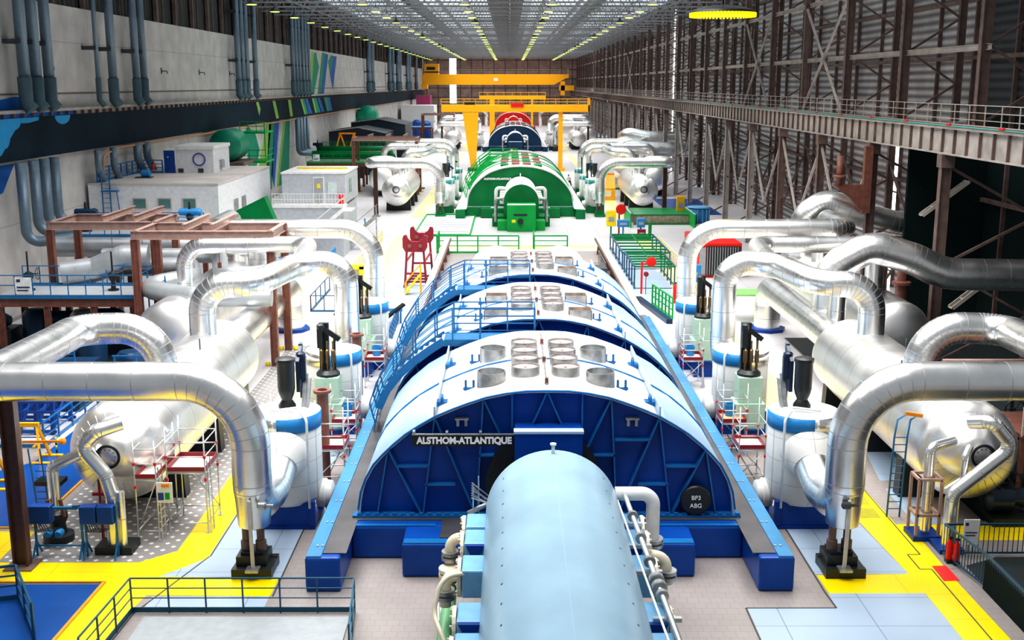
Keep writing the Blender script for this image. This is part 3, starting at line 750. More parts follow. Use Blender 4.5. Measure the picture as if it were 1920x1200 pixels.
def casing(y0, y1, label, kind, P, front_detail, rings):
    r = thing('turbine_casing', label, 'turbine casing', (C0, y0, 1.14), 'turbine casing sections')
    sheet(mir(smoothprof(0, 3.63))[::-1] + smoothprof(0, 3.63)[1:], y0, y1).build('roof_sheet', P['roof'], r)
    for sx in (-1, 1):
        pr = smoothprof(3.63, 6.19)
        sheet([(sx * a, b) for a, b in pr], y0, y1, sx=sx).build('side_sheet', P['side'], r)
    plate(y0 + .28, .1, .09).build('front_plate', P['front'], r)
    plate(y1 - .2, .1, .09).build('rear_plate', P['front'], r)
    rim = [(C0 + sx * x, y0 - .01, z - .02) for sx in (1,) for x, z in smoothprof(0, 6.17)]
    rim = [(2 * C0 - a, b, c) for a, b, c in reversed(rim)] + rim[1:]
    MB().tube(rim, .035, 6, smooth=False).build('edge_rim', P['edge'], r)
    rim2 = [(a, y0 + (y1 - y0) * .47, c + .03) for a, b, c in rim]
    MB().tube(rim2, .05, 6).build('joint_strip', P['strip'], r)
    for sx in (-1, 1):
        x = C0 + sx * 3.63
        MB().prism([(y0 - .02, 4.5), (y1, 4.5), (y1, 4.8), (y0 - .02, 4.87)], 0, x - .025, x + .025).build('side_fin', P['fin'], r)
    # ribs of the front plate
    def rib(a, b, w=.24, t=.05):
        return MB().add(*_rib(a, b, y0 + .02, y0 + .3, t)).build('stiffener_rib', P['ribm'], r)
    if front_detail:
        R = [((0, 5.36), (-.62, 3.9)), ((0, 5.36), (.62, 3.9))]
        for sx in (-1, 1):
            R += [((sx * 1.13, 5.32), (sx * 1.13, 4.1)), ((sx * 2.06, 5.12), (sx * 1.2, 3.2)), ((sx * 2.06, 5.12), (sx * 2.3, 1.2)), ((sx * 1.25, 3.2), (sx * 2.2, 3.2)),
                  ((sx * 3.63, 4.5), (sx * 2.35, 1.2)), ((sx * 3.63, 4.5), (sx * 4.05, 1.2)), ((sx * 2.2, 3.72), (sx * 3.32, 3.72)), ((sx * 2.98, 2.2), (sx * 3.98, 2.2)),
                  ((sx * 5.16, 3.42), (sx * 4.12, 1.2)), ((sx * 5.16, 3.42), (sx * 5.55, 1.2)), ((sx * 3.85, 2.82), (sx * 4.86, 2.82))]
        for a, b in R: rib(a, b)
        fl = MB().box(C0 - 6.35, C0 + 6.35, y0 - .12, y0 + .3, 1.13, 1.2)
        fl.build('base_flange', P['edge'], r)
        bo = MB()
        for i in range(44):
            x = C0 - 6.2 + i * .288
            if abs(x - C0) > 2.0: bo.box(x, x + .14, y0 - .1, y0 + .02, 1.2, 1.27)
        bo.build('flange_bolts', P['strip'], r)
        for sx in (-1, 1):
            lg = MB()
            for k in (-1, 1): lg.box(C0 + sx * 2.75 + k * .13 - .045, C0 + sx * 2.75 + k * .13 + .045, y0 + .02, y0 + .25, 4.2, 4.42)
            lg.box(C0 + sx * 2.75 - .22, C0 + sx * 2.75 + .22, y0 - .02, y0 + .25, 4.42, 4.46)
            lg.build('lifting_lug', 'galv' if P is BLUE else P['edge'], r)
    else:
        for a, b in [((0, 5.36), (-.62, 3.9)), ((0, 5.36), (.62, 3.9))] + [((sx * u, hz(u) - .05), (sx * (u + e), hz(u) - 1.6)) for sx in (-1, 1) for u, e in ((2.06, -.5), (2.06, .15), (3.63, -.6), (3.63, .15), (5.16, -.5))]: rib(a, b)
    # ridge rail with stops
    MB().box(C0 - .03, C0 + .03, y0 + .6, y1 - .5, 5.4, 5.47).box(C0 - .12, C0 + .12, y0 + 4.1, y0 + 4.2, 5.4, 5.5).build('ridge_rail', 'galv', r)
    st = MB()
    for k in (.7, 3.6, 6.4): st.box(C0 - .06, C0 + .06, y0 + k, y0 + k + .15, 5.42, 5.62)
    st.build('ridge_stop', 'brown', r)
    # lifting eyes on the roof
    for sx in (-1, 1):
        for yy, xx in ((y0 + 1.7, 2.55), (y0 + 5.2, 2.45), (y0 + 1.2, 3.45), (y0 + 6.2, 3.4)):
            z = hz(xx); e = MB()
            if xx > 3:
                e.box(C0 + sx * xx - .18, C0 + sx * xx + .18, yy - .2, yy + .2, z - .05, z + .1).tube([(C0 + sx * xx, yy - .18, z + .08), (C0 + sx * xx, yy - .1, z + .26), (C0 + sx * xx, yy + .1, z + .26), (C0 + sx * xx, yy + .18, z + .08)], .045, 8)
            else:
                for k in (-.13, .13): e.box(C0 + sx * xx + k - .04, C0 + sx * xx + k + .04, yy - .04, yy + .04, z - .05, z + .3)
                e.box(C0 + sx * xx - .22, C0 + sx * xx + .22, yy - .08, yy + .08, z - .02, z + .04)
            e.build('lifting_eye', P['edge'], r)
    # exhaust / relief rings
    for sx in (-1, 1):
        for yy in (y0 + 2.1, y0 + 3.35, y0 + 4.55, y0 + 5.8):
            x = C0 + sx * .68; z = hz(.68)
            ro = MB().ring((x, yy, z + .14), (0, 0, 1), .49, .03, .34, 36).build('vent_ring', 'galv', r)
            ROOT[ro.name] = ROOT[r.name]
            MB().cyl(x, yy, z + .19, z + .235, .455, 32).cyl(x, yy, z + .23, z + .27, .04, 8).build('vent_disc', 'vent', ro)
        for yy in (y0 + 1.6, y0 + 5.0):
            x = C0 + sx * 1.82; z = hz(1.82)
            if rings == 'round':
                ro = MB().ring((x, yy, z + .14), (0, 0, 1), .48, .03, .56, 36).build('vent_ring', 'galv', r); ROOT[ro.name] = ROOT[r.name]
                MB().cyl(x, yy, z + .12, z + .16, .45, 32).build('vent_disc', 'grey', ro)
            else:
                b = MB()
                b.box(x - .5, x + .5, yy - .42, yy - .39, z - .2, z + .3).box(x - .5, x + .5, yy + .39, yy + .42, z - .2, z + .3).box(x - .5, x - .47, yy - .42, yy + .42, z - .2, z + .3).box(x + .47, x + .5, yy - .42, yy + .42, z - .2, z + .3)
                ro = b.build('vent_frame', 'galv', r); ROOT[ro.name] = ROOT[r.name]
                MB().box(x - .47, x + .47, yy - .39, yy + .39, z + .05, z + .1).build('vent_cover', M['ventp'], ro)
    return r
def _rib(a, b, y0, y1, t):
    ax, az = C0 + a[0], a[1]; bx, bz = C0 + b[0], b[1]
    d = Vector((bx - ax, bz - az)).normalized(); n = Vector((-d.y, d.x)) * t / 2
    q = [(ax + n.x, az + n.y), (bx + n.x, bz + n.y), (bx - n.x, bz - n.y), (ax - n.x, az - n.y)]
    vs = [(x, y0, z) for x, z in q] + [(x, y1, z) for x, z in q]
    return vs, [(0, 1, 2, 3), (7, 6, 5, 4), (0, 4, 5, 1), (1, 5, 6, 2), (2, 6, 7, 3), (3, 7, 4, 0)]
M['ventp'] = mat('rusty cover plate', (.50, .25, .13), .5, noise=.3, scale=2)
BLUE = dict(roof='wtop', side='lblue', front='blue', edge='bluet', strip='bluet', fin='lblue', ribm='bluet')
rt = casing(34.63, 43.5, 'nearest blue turbine casing with ribbed front and white roof of round vents', 'blue', BLUE, True, 'round')
casing(45.8, 54.7, 'middle blue and white turbine casing between the two blue access stairs', 'blue', BLUE, False, 'rect')
casing(57.0, 65.9, 'farthest of the three blue and white turbine casings', 'blue', BLUE, False, 'rect')
# front box, name board, round plate
b = MB().box(.15, 2.29, 33.7, 34.9, 2.6, 4.26); b.build('front_box', 'blue', rt)
MB().box(.12, 2.32, 33.64, 34.0, 4.26, 4.34).build('front_box_lid', 'lblue', rt)
nb = MB().box(-3.12, .14, 34.2, 34.24, 3.68, 4.06); nb = nb.build('name_board', 'black', rt); ROOT[nb.name] = ROOT[rt.name]
MB().box(-3.12, .14, 34.16, 34.26, 4.06, 4.09).box(-3.1, -3.02, 34.1, 34.3, 4.09, 4.2).box(-2.05, -1.97, 34.1, 34.3, 4.09, 4.18).box(-.98, -.9, 34.1, 34.3, 4.09, 4.18).build('board_rail', 'galv', nb)
text('ALSTHOM-ATLANTIQUE', .30, (-1.46, 34.17, 3.87), (PI / 2, 0, 0), 'letter', nb, bold=.014, width=3.05)
pl = MB().lathe((C0 + 4.86, 34.62, 1.72), (0, -1, 0), [(0, .5), (.1, .5), (.14, .46)], 36).build('round_plate', 'black', rt); ROOT[pl.name] = ROOT[rt.name]
text('BP3', .2, (C0 + 4.86, 34.46, 1.82), (PI / 2, 0, 0), 'letter', pl)
text('ABG', .2, (C0 + 4.86, 34.46, 1.55), (PI / 2, 0, 0), 'letter', pl)
MB().lathe((C0 - .1, 34.45, 2.25), (0, 1, 0), [(0, 1.9), (.3, 1.9)], 48).build('shaft_opening', 'black', rt)

# plinth of the blue turbine
def plinth(y0, yend, label, P, deep=True):
    r = thing('turbine_plinth', label, 'plinth', (C0, y0, 0))
    f = y0 - 3.23
    for sx in (-1, 1):
        xo, xi = C0 + sx * 7.37, C0 + sx * 6.3
        MB().box(xo, xi, f, yend, 0, 1.1).build('side_beam', P['front'], r, bevel=.08)
        MB().box(xo - sx * .04, C0 + sx * 6.88, f + .05, yend, 1.09, 1.135).build('edge_strip', P['strip'], r)
        MB().box(C0 + sx * 6.86, C0 + sx * 6.15, f + .3, yend, 1.1, 1.13).build('cover_plate', P['cover'], r)
        bl = MB()
        for i in range(24):
            for dx in (0, .16): bl.cyl(C0 + sx * (7.1 - dx), f + .8 + i * 1.9, 1.13, 1.17, .04, 8)
        bl.build('anchor_bolts', 'steel', r)
    MB().box(C0 - 6.3, C0 + 6.3, y0 - .78, yend, 0, 1.1).build('cross_beam', P['front'], r, bevel=.08)
    MB().box(C0 - 6.2, C0 + 6.2, y0 - .3, yend, 1.1, 1.128).build('cover_plate', P['cover'], r)
    for sx in (-1, 1):
        MB().box(C0 + sx * 4.55, C0 + sx * 1.5, y0 - 2.2, y0 - .7, 0, 1.1).build('stepped_block', P['front'], r, bevel=.08)
        MB().box(C0 + sx * 3.4, C0 + sx * 1.8, y0 - 1.75, y0 - .2, 1.1, 1.125).build('cover_plate', P['cover'], r)
        MB().box(C0 + sx * 4.5, C0 + sx * 1.6, y0 - 2.15, y0 - 1.8, 1.095, 1.12).box(C0 + sx * 6.25, C0 + sx * 3.6, y0 - .75, y0 - .6, 1.095, 1.12).build('edge_strip', P['edgep'], r)
    return r
M['stripb'] = mat('blue grey edge strip', (.05, .23, .43), .28, noise=.12, scale=.5)
plinth(34.63, 67, 'long blue plinth beam framing the blue turbine with raised front corners', dict(front='blue', strip='stripb', cover='plinthtop', edgep='bluet'))
# beige rails behind
for sx, w in ((-1, 'left'), (1, 'right')):
    r = thing('guide_rail', 'beige rail beam continuing behind the blue plinth on its ' + w + ' side', 'rail', (C0 + sx * 6.9, 67, 0))
    MB().box(C0 + sx * 6.7, C0 + sx * 7.15, 67.1, 102, .95, 1.2).build('rail_beam', 'beige', r)
    MB().box(C0 + sx * 6.55, C0 + sx * 6.65, 67.1, 102, 1.05, 1.25).build('rail_strip', 'rust', r)
    for i in range(8): MB().prism([(C0 + sx * 6.6, 0), (C0 + sx * 7.4, 0), (C0 + sx * 6.9, .95), (C0 + sx * 6.7, .95)], 1, 69 + i * 4.4, 69.15 + i * 4.4).build('bracket', 'brown', r)
# white humps of the hot cylinders
for sx, w in ((-1, 'left'), (1, 'right')):
    r = thing('cylinder_hump', 'white rounded lagging hump behind the farthest blue casing, ' + w + ' one of two', 'lagging hump', (C0 + sx * 2.15, 67.2, 1.13))
    pr = []
    for i in range(11):
        a = PI / 2 * i / 10; pr.append((8.2 + 2.2 * math.sin(a), 1.8 * math.cos(a)))
    MB().lathe((C0 + sx * 2.15, 66.6, 2.55), (0, 1, 0), [(0, 1.8)] + pr, 36).build('lagging', 'white', r)
    MB().box(C0 + sx * 2.15 - 1.8, C0 + sx * 2.15 + 1.8, 66.6, 76, 1.13, 2.4).build('hump_base', 'white', r)
    MB().ring((C0 + sx * 2.15, 72, 2.55), (0, 1, 0), 1.83, .05, .1).build('seam', 'lblue', r)
r = thing('bearing_skid', 'grey framed skid with dark tank behind the right white hump', 'skid', (C0 + 4.3, 84, 0))
MB().box(C0 + 3.2, C0 + 6.2, 84, 86, .2, 1.3).build('tank_body', 'dkgrey', r); MB().box(C0 + 3, C0 + 6.4, 83.6, 86.4, 0, .2).build('skid_base', 'galv', r)
railing('guard_rail', 'grey rail round the dark skid behind the white humps', [(C0 + 2.6, 88, 0), (C0 + 6.4, 88, 0), (C0 + 6.4, 95, 0)], m='galv', sp=1.2)

# access stairs over the casings
def access_stair(y, label, P='railblue', top=5.35):
    r = thing('access_stair', label, 'stair', (-5.6, y, 1.13))
    ya, yb = y - .75, y + .55; zd = 4.95
    MB().box(-2.65, 1.0, ya, yb, zd - .05, zd).build('landing', 'railblue', r)
    f = MB()
    for yy in (ya, yb): f.box(-2.65, 1.0, yy - .02, yy + .02, zd - .26, zd + .02)
    f.build('landing_frame', P, r)
    cur = [(-2.65, 4.9), (-3.2, 4.55), (-3.9, 4.05), (-4.5, 3.5), (-5.0, 2.85), (-5.35, 2.1), (-5.55, 1.2)]
    for yy in (ya, yb):
        s = MB()
        for a, b in zip(cur, cur[1:]): s.bar((a[0], yy, a[1]), (b[0], yy, b[1]), .06, .3, up=(0, 1, 0)) if False else s.bar((a[0], yy, a[1]), (b[0], yy, b[1]), .05, .32)
        s.build('stringer', P, r)
    t = MB()
    for a, b in zip(cur, cur[1:]):
        n = max(2, int((Vector(b) - Vector(a)).length / .28))
        for i in range(n):
            x = a[0] + (b[0] - a[0]) * i / n; z = a[1] + (b[1] - a[1]) * i / n; t.box(x - .12, x + .12, ya, yb, z, z + .03)
    t.build('treads', 'grey', r)
    hr = [(1.0, zd + 1.3), (-2.3, zd + 1.3), (-3.0, 5.95), (-3.9, 5.2), (-4.7, 4.3), (-5.4, 3.2), (-5.7, 2.3)]
    base = [(1.0, zd), (-2.3, zd), (-3.0, 4.7), (-3.9, 4.05), (-4.7, 3.2), (-5.2, 2.3), (-5.5, 1.5)]
    for yy in (ya, yb):
        h = MB()
        for k in range(4):
            pts = [(a[0] + (c[0] - a[0]) * k / 4.3, yy, a[1] + (c[1] - a[1]) * k / 4.3) for a, c in zip(hr, base)]
            for p, q in zip(pts, pts[1:]): h.bar(p, q, .05 if k == 0 else .03)
        h.build('handrail', P, r)
        for a, c in [(hr[0], base[0]), ((-.1, hr[1][1]), (-.1, zd)), ((-1.2, hr[1][1]), (-1.2, zd))] + list(zip(hr[1:], base[1:])):
            MB().bar((a[0], yy, a[1]), (c[0], yy, c[1]), .06).build('post', P, r)
    MB().bar((1.0, ya, zd + 1.3), (1.0, yb, zd + 1.3), .05).bar((1.0, ya, zd + .7), (1.0, yb, zd + .7), .03).build('end_rail', P, r)
    return r
access_stair(44.6, 'nearer blue access stair arching over the gap behind the first casing')
access_stair(55.8, 'farther blue access stair arching over the gap behind the second casing')

# ------------------------------------------------------------------ blue generator in the foreground
M['cool'] = mat('cooler box pale blue', (.20, .45, .70), .3); M['gpipe'] = mat('pale green pipe', (.16, .42, .20), .35)
gr = thing('generator', 'pale blue cylindrical generator housing running toward the viewer in front of the blue turbine', 'generator', (C0, 22, 0))
MB().lathe((C0, 30.0, 3.08), (0, -1, 0), [(0, 1.86), (.02, 1.885), (16, 1.885)], 72).build('housing', 'gblue', gr)
MB().lathe((C0, 30.06, 3.08), (0, 1, 0), [(0, 1.7), (.3, 1.4), (2.2, .6)], 48).build('end_shield', 'blued', gr)
MB().box(C0 - 1.5, C0 + 1.5, 14, 30, 0, 1.9).build('foundation', 'blued', gr)
MB().box(C0 - .008, C0 + .008, 14, 30, 4.962, 4.972).build('top_seam', 'lblue', gr)
MB().cyl(C0, 29.7, 4.95, 5.2, .05, 10).cyl(C0, 29.7, 5.2, 5.25, .09, 10).build('vent_pin', 'white', gr)
ho = MB()
for sx in (-1, 1):
    a = math.radians(47)
    for i in range(14):
        yy = 29.3 - i * .95; p = Vector((C0 + sx * 1.887 * math.sin(a), yy, 3.08 + 1.887 * math.cos(a)))
        ho.lathe(p, (sx * math.sin(a), 0, math.cos(a)), [(0, .028), (.004, .028)], 10)
ho.build('jacking_holes', 'black', gr)
for sx in (-1, 1):
    for yc, dk in ((30.0 - .55, 0), (28.3, 1), (26.6, 0), (23.9, 1), (22.4, 0), (20.7, 0)):
        x0 = C0 + sx * 1.5; x1 = C0 + sx * 2.42
        cb = MB().box(x0, x1, yc - .5, yc + .5, 2.35, 3.1).build('cooler_box', 'cool', gr, bevel=.05)
        ROOT[cb.name] = ROOT[gr.name]
        fl = MB().ring((x1 + sx * .06, yc, 2.7), (1, 0, 0), .5, .5, .09, 20)
        for k in range(12): fl.lathe((x1 + sx * .1, yc + .44 * math.cos(k * PI / 6), 2.7 + .44 * math.sin(k * PI / 6)), (sx, 0, 0), [(0, .03), (.06, .03)], 6)
        fl.build('flange', 'cream', cb)
        if dk: MB().prism([(x1 - sx * .55, 3.1), (x1 + sx * -.05, 3.1), (x1 - sx * .3, 2.55)], 1, yc - .66, yc - .52).build('gusset', 'blued', cb)
def loose(name, label, pts, r, R, m, cat='pipe', seg=14, flange=None, fm=None, group=None):
    sm, _ = fillet(pts, R)
    if not flange: return tag(MB().tube(sm, r, seg).build(name, m), label, cat, group)
    o = thing(name, label, cat, pts[-1], group)
    MB().tube(sm, r, seg).build('tube', m, o)
    if flange:
        f = MB()
        for p, d in flange: f.lathe(p, d, [(-.05, r * 1.6), (.05, r * 1.6)], 16); f.lathe(Vector(p) + Vector(d) * .16, d, [(-.05, r * 1.6), (.05, r * 1.6)], 16)
        f.build('flange', fm or m, o)
    return o
XG = C0 - 2.85
loose('water_pipe', 'green cooling pipe running beside the left flank of the generator', [(XG, 28.6, 1.9), (XG, 28.4, 1.3), (XG - .1, 16, 1.3)], .19, .3, 'gpipe', flange=[((XG, 28.6, 1.85), (0, 0, 1))], fm='cream')
for i, yy in enumerate((29.0, 26.6)):
    loose('elbow_pipe', ('farther' if i == 0 else 'nearer') + ' cream elbow with flange on the left flank of the generator', [(C0 - 2.45, yy, 2.75), (C0 - 2.85, yy, 2.75), (C0 - 2.85, yy - .1, 1.95)], .15, .28, 'cream', flange=[((C0 - 2.85, yy - .08, 2.2), (0, 0, 1))], fm='galv')
loose('hose', 'thick cream hose looping down beside the left cooler boxes', [(C0 - 2.2, 26.2, 3.0), (C0 - 2.9, 26.0, 3.0), (C0 - 3.1, 25.6, 2.2), (C0 - 2.6, 24.4, 1.6)], .06, .5, 'cream', 'hose')
for k in range(4): loose('thin_hose', 'thin white hose of the bundle left of the generator', [(C0 - 2.9, 28.3 - k * .05, 2.1), (C0 - 3.2 + k * .06, 27.9, 1.6), (C0 - 3.15 + k * .07, 27.2, 1.2), (C0 - 2.85, 26.9, 1.3)], .025, .2, 'white', 'hose', 8, group='hose bundle')
XR_ = C0 + 2.5
loose('riser_pipe', 'thick cream white elbow riser at the far right shoulder of the generator', [(C0 + 1.8, 30.3, 3.55), (C0 + 2.9, 30.3, 3.55), (C0 + 2.9, 30.3, 1.9), (C0 + 2.9, 30.3, 1.15)], .2, .35, 'white', flange=[((C0 + 2.9, 30.3, 2.0), (0, 0, 1))], fm='galv')
o = thing('lube_pipe', 'long silver pipe with collars on the right flank of the generator', 'pipe', (XR_, 29.9, 3.2))
MB().tube([(C0 + 2.05, 30.2, 3.6), (C0 + 2.1, 29.9, 3.5), (C0 + 2.75, 15, 3.1)], .07, 14).build('tube', 'steel', o)
cm_ = MB()
for yy in (28.8, 27.4, 26.0, 24.2, 21.8): cm_.lathe((C0 + 2.1 + (29.9 - yy) * .0436, yy, 3.5 - (29.9 - yy) * .027), (0, 1, 0), [(-.07, .15), (.07, .15)], 14)
for yy in (25.0, 24.6): cm_.lathe((C0 + 2.1 + (29.9 - yy) * .0436, yy, 3.5 - (29.9 - yy) * .027), (0, 1, 0), [(-.1, .17), (-.08, .19), (.08, .19), (.1, .17)], 14)
cm_.build('collar', 'galv', o)
o = thing('thin_pipe', 'thin white pipe parallel to the silver pipe on the right flank of the generator', 'pipe', (C0 + 1.9, 29.9, 3.35))
MB().tube([(C0 + 1.85, 30.0, 3.45), (C0 + 2.5, 15, 3.25)], .03, 10).build('tube', 'white', o)
br = MB()
for yy in (29.0, 27.5, 25.9, 23.4, 21.7): br.box(C0 + 1.75 + (30 - yy) * .043, C0 + 2.4 + (30 - yy) * .043, yy - .06, yy + .06, 3.1, 3.2)
br.build('pipe_bracket', 'steel', o)
loose('elbow_pipe', 'cream flanged elbow low on the right flank of the generator', [(C0 + 2.45, 28.0, 2.7), (C0 + 2.95, 28.0, 2.6), (C0 + 3.0, 27.9, 1.9)], .16, .28, 'cream', flange=[((C0 + 3.0, 27.9, 2.1), (0, 0, 1))], fm='galv')
loose('water_pipe', 'green cooling pipe low on the right flank of the generator', [(C0 + 2.8, 27.8, 1.8), (C0 + 2.8, 27.6, 1.2), (C0 + 2.8, 16, 1.2)], .17, .3, 'gpipe')
o = thing('seal_oil_rack', 'small rack of pins and thin pipes at the far left shoulder of the generator', 'rack', (C0 - 2.0, 30.2, 2.6))
q = MB()
for i in range(7): q.bar((C0 - 1.7 - .1 * (i % 3), 30.1 + i * .07, 3.3), (C0 - 2.3, 30.1 + i * .07, 3.5 + .05 * i), .03)
q.bar((C0 - 2.25, 30.2, 2.6), (C0 - 2.25, 30.2, 3.9), .04).bar((C0 - 2.1, 30.5, 2.6), (C0 - 2.1, 30.5, 4.0), .04).tube([(C0 - 2.4, 30.2, 3.0), (C0 - 1.8, 30.2, 3.3)], .07, 10)
q.build('pins', 'galv', o); MB().box(C0 - 2.5, C0 - 1.7, 30.05, 30.7, 2.35, 2.6).build('tray', 'grey', o)

# ------------------------------------------------------------------ far turbines
FARHALF = [(0, 5.85), (.9, 5.82), (1.6, 5.74), (2.25, 5.6), (3.0, 5.36), (3.6, 5.1), (4.4, 4.6), (5.2, 3.85), (5.7, 3.2), (6.0, 2.6), (6.08, 2.0), (6.1, 1.18)]
def far_turbine(y0, L, name, col, pale, hatch, detail):
    HALF[:] = FARHALF; HALF[-1] = (6.19, 1.18)
    P = dict(roof='wtop', side=pale, front=col, edge='white', strip=col, fin=pale, ribm=col)
    r = thing('turbine_casing', name + ' turbine casing with plain arched front and pale roof', 'turbine casing', (C0, y0, 1.14))
    sheet(mir(smoothprof(0, 3.63))[::-1] + smoothprof(0, 3.63)[1:], y0, y0 + L).build('roof_sheet', 'wtop' if col != 'red' else 'red', r)
    for sx in (-1, 1): sheet([(sx * a, b) for a, b in smoothprof(3.63, 6.19)], y0, y0 + L, sx=sx).build('side_sheet', pale, r)
    plate(y0 + .05, .1, .18).build('front_plate', col, r)
    rim = [(C0 + x, y0 - .02, z - .08) for x, z in smoothprof(0, 6.1)]; rim = [(2 * C0 - a, b, c) for a, b, c in reversed(rim)] + rim[1:]
    MB().tube(rim, .11, 6).build('edge_rim', 'wtop' if col != 'red' else 'white', r)
    for k in (.22, .36, .6, .8): MB().tube([(a, y0 + L * k, c + .12) for a, b, c in rim], .09, 6).build('joint_strip', col, r)
    if hatch:
        for j, yy in enumerate((1.5, 6.5, 13, 19)):
            for i, x in enumerate((-2.3, -1.0, .3, 1.6)):
                hx = MB().box(C0 + x, C0 + x + .95, y0 + yy, y0 + yy + 3.2, hz(x + .5) - .1, hz(x + .5) + .14)
                hx.build('roof_hatch', 'brown' if (i + j) % 3 else col, r)
        MB().box(C0 - 2.2, C0 - 1.4, y0 - .02, y0 + .08, 1.2, 4).build('front_panel', col, r)
    if detail:
        text('ALSTHOM-ATLANTIQUE', .30, (C0 - 2.6, y0 - .06, 4.3), (PI / 2, 0, 0), 'letter', r, bold=.02, width=3.2)
    plinth(y0, y0 + L + 4, name + ' plinth beams round the ' + name + ' turbine', dict(front=col, strip=pale, cover='hutg', edgep=col))
    g = thing('generator', name + ' generator with rounded end face in front of the ' + name + ' turbine', 'generator', (C0, y0 - 8, 0))
    gy = y0 - 11
    MB().lathe((C0, y0 - .3, 2.75), (0, -1, 0), [(0, 1.85), (y0 - .3 - gy, 1.85)], 48).build('housing', 'wtop' if col != 'red' else 'white', g)
    MB().lathe((C0, gy + .01, 2.75), (0, -1, 0), [(0, 1.87), (.12, 1.87), (.13, 1.8)], 48).build('end_face', col, g)
    MB().box(C0 - 1.86, C0 + 1.86, gy - .1, y0 - .3, 0, 2.75).build('foundation', col, g)
    for sx in (-1, 1):
        MB().box(C0 + sx * 1.85, C0 + sx * 3.1, gy + 1, gy + 4, 0, 1.1).build('side_block', col, g)
        for k in range(3): MB().box(C0 + sx * 1.5, C0 + sx * 2.3, gy + 1.5 + 2.6 * k, gy + 3 + 2.6 * k, 2.4, 3.2).build('cooler_box', 'wtop', g)
        sm, _ = fillet([(C0 + sx * 1.9, gy + .6, 3.0), (C0 + sx * 2.7, gy + .6, 3.1), (C0 + sx * 2.7, gy + .5, .6)], .4)
        MB().tube(sm, .18, 12).build('cooling_pipe', 'galv', g)
        sm, _ = fillet([(C0 + sx * 1.7, gy + 6.5, 3.6), (C0 + sx * 2.75, gy + 6.5, 3.7), (C0 + sx * 2.75, gy + 6.4, 1.2)], .4)
        MB().tube(sm, .2, 12).build('cooling_pipe', 'white', g)
    MB().cyl(C0, gy + .4, 4.55, 5.0, .06, 8).cyl(C0, y0 - 2, 4.55, 5.1, .06, 8).build('vent_pin', 'white', g)
    e = thing('exciter_cabinet', name + ' box cabinet closing the near end of the ' + name + ' generator', 'cabinet', (C0, gy - 3, 0))
    MB().box(C0 - 1.5, C0 + 1.5, gy - 3.2, gy - .15, 0, 2.75).build('cabinet_body', col if col != 'green' else 'greenb', e, bevel=.06)
    MB().box(C0 - 1.45, C0 + 1.45, gy - 3.15, gy - 2.2, 2.76, 2.8).build('cabinet_lid', 'white', e)
    MB().box(C0 - .8, C0 + .6, gy - 3.24, gy - 3.2, 1.65, 1.85).build('name_strip', 'black', e)
    MB().lathe((C0 - .1, gy - 3.2, 1.05), (0, -1, 0), [(0, .3), (.3, .28)], 16).build('round_port', 'black', e)
    MB().box(C0 - 1.0, C0 - .6, gy - 3.24, gy - 3.2, .95, 1.25).build('notice', 'yel', e)
    for sx in (-1, 1): MB().box(C0 + sx * 1.5, C0 + sx * 2.5, gy - 2.4, gy - .3, 0, 1.0).build('side_block', col if col != 'green' else 'greenb', e)
    return r
M['palegreen'] = mat('pale green grey paint', (.62, .72, .68), .4)
far_turbine(130, 31, 'green', 'green', 'palegreen', True, True)
far_turbine(260, 30, 'navy', 'navy', 'white', True, False)
far_turbine(385, 28, 'red', 'red', 'redd', False, False)
# green stair over the green turbine
def green_stair(y, label, z0=0):
    r = thing('access_stair', label, 'stair', (-5.6, y, 1.2))
    a = [(1.0, 6.5), (-2.6, 6.5), (-4.2, 5.4), (-5.6, 3.6), (-6.0, 2.3)]; b = [(1.0, 5.4), (-2.6, 5.4), (-4.0, 4.2), (-5.2, 2.6), (-5.5, 1.2)]
    m = MB()
    for yy in (y, y + 1.6):
        for k in range(3):
            p = [(u[0] + (w[0] - u[0]) * k / 3, yy, u[1] + (w[1] - u[1]) * k / 3) for u, w in zip(a, b)]
            for q1, q2 in zip(p, p[1:]): m.bar(q1, q2, .06)
        for q1, q2 in zip(b, b[1:]): m.bar((q1[0], yy, q1[1] - .1), (q2[0], yy, q2[1] - .1), .08, .35)
    m.build('rail', 'greenb', r)
    MB().box(-2.6, 1.0, y, y + 1.6, 5.3, 5.36).build('landing', 'green', r)
    for u, w in list(zip(a, b)) + [((-.8, 6.5), (-.8, 5.4))]:
        for yy in (y, y + 1.6): MB().bar((u[0], yy, u[1]), (w[0], yy, w[1]), .07).build('post', 'greenb', r)
green_stair(140.5, 'nearer green access stair over the green turbine casing')
green_stair(151.5, 'farther green access stair over the green turbine casing')
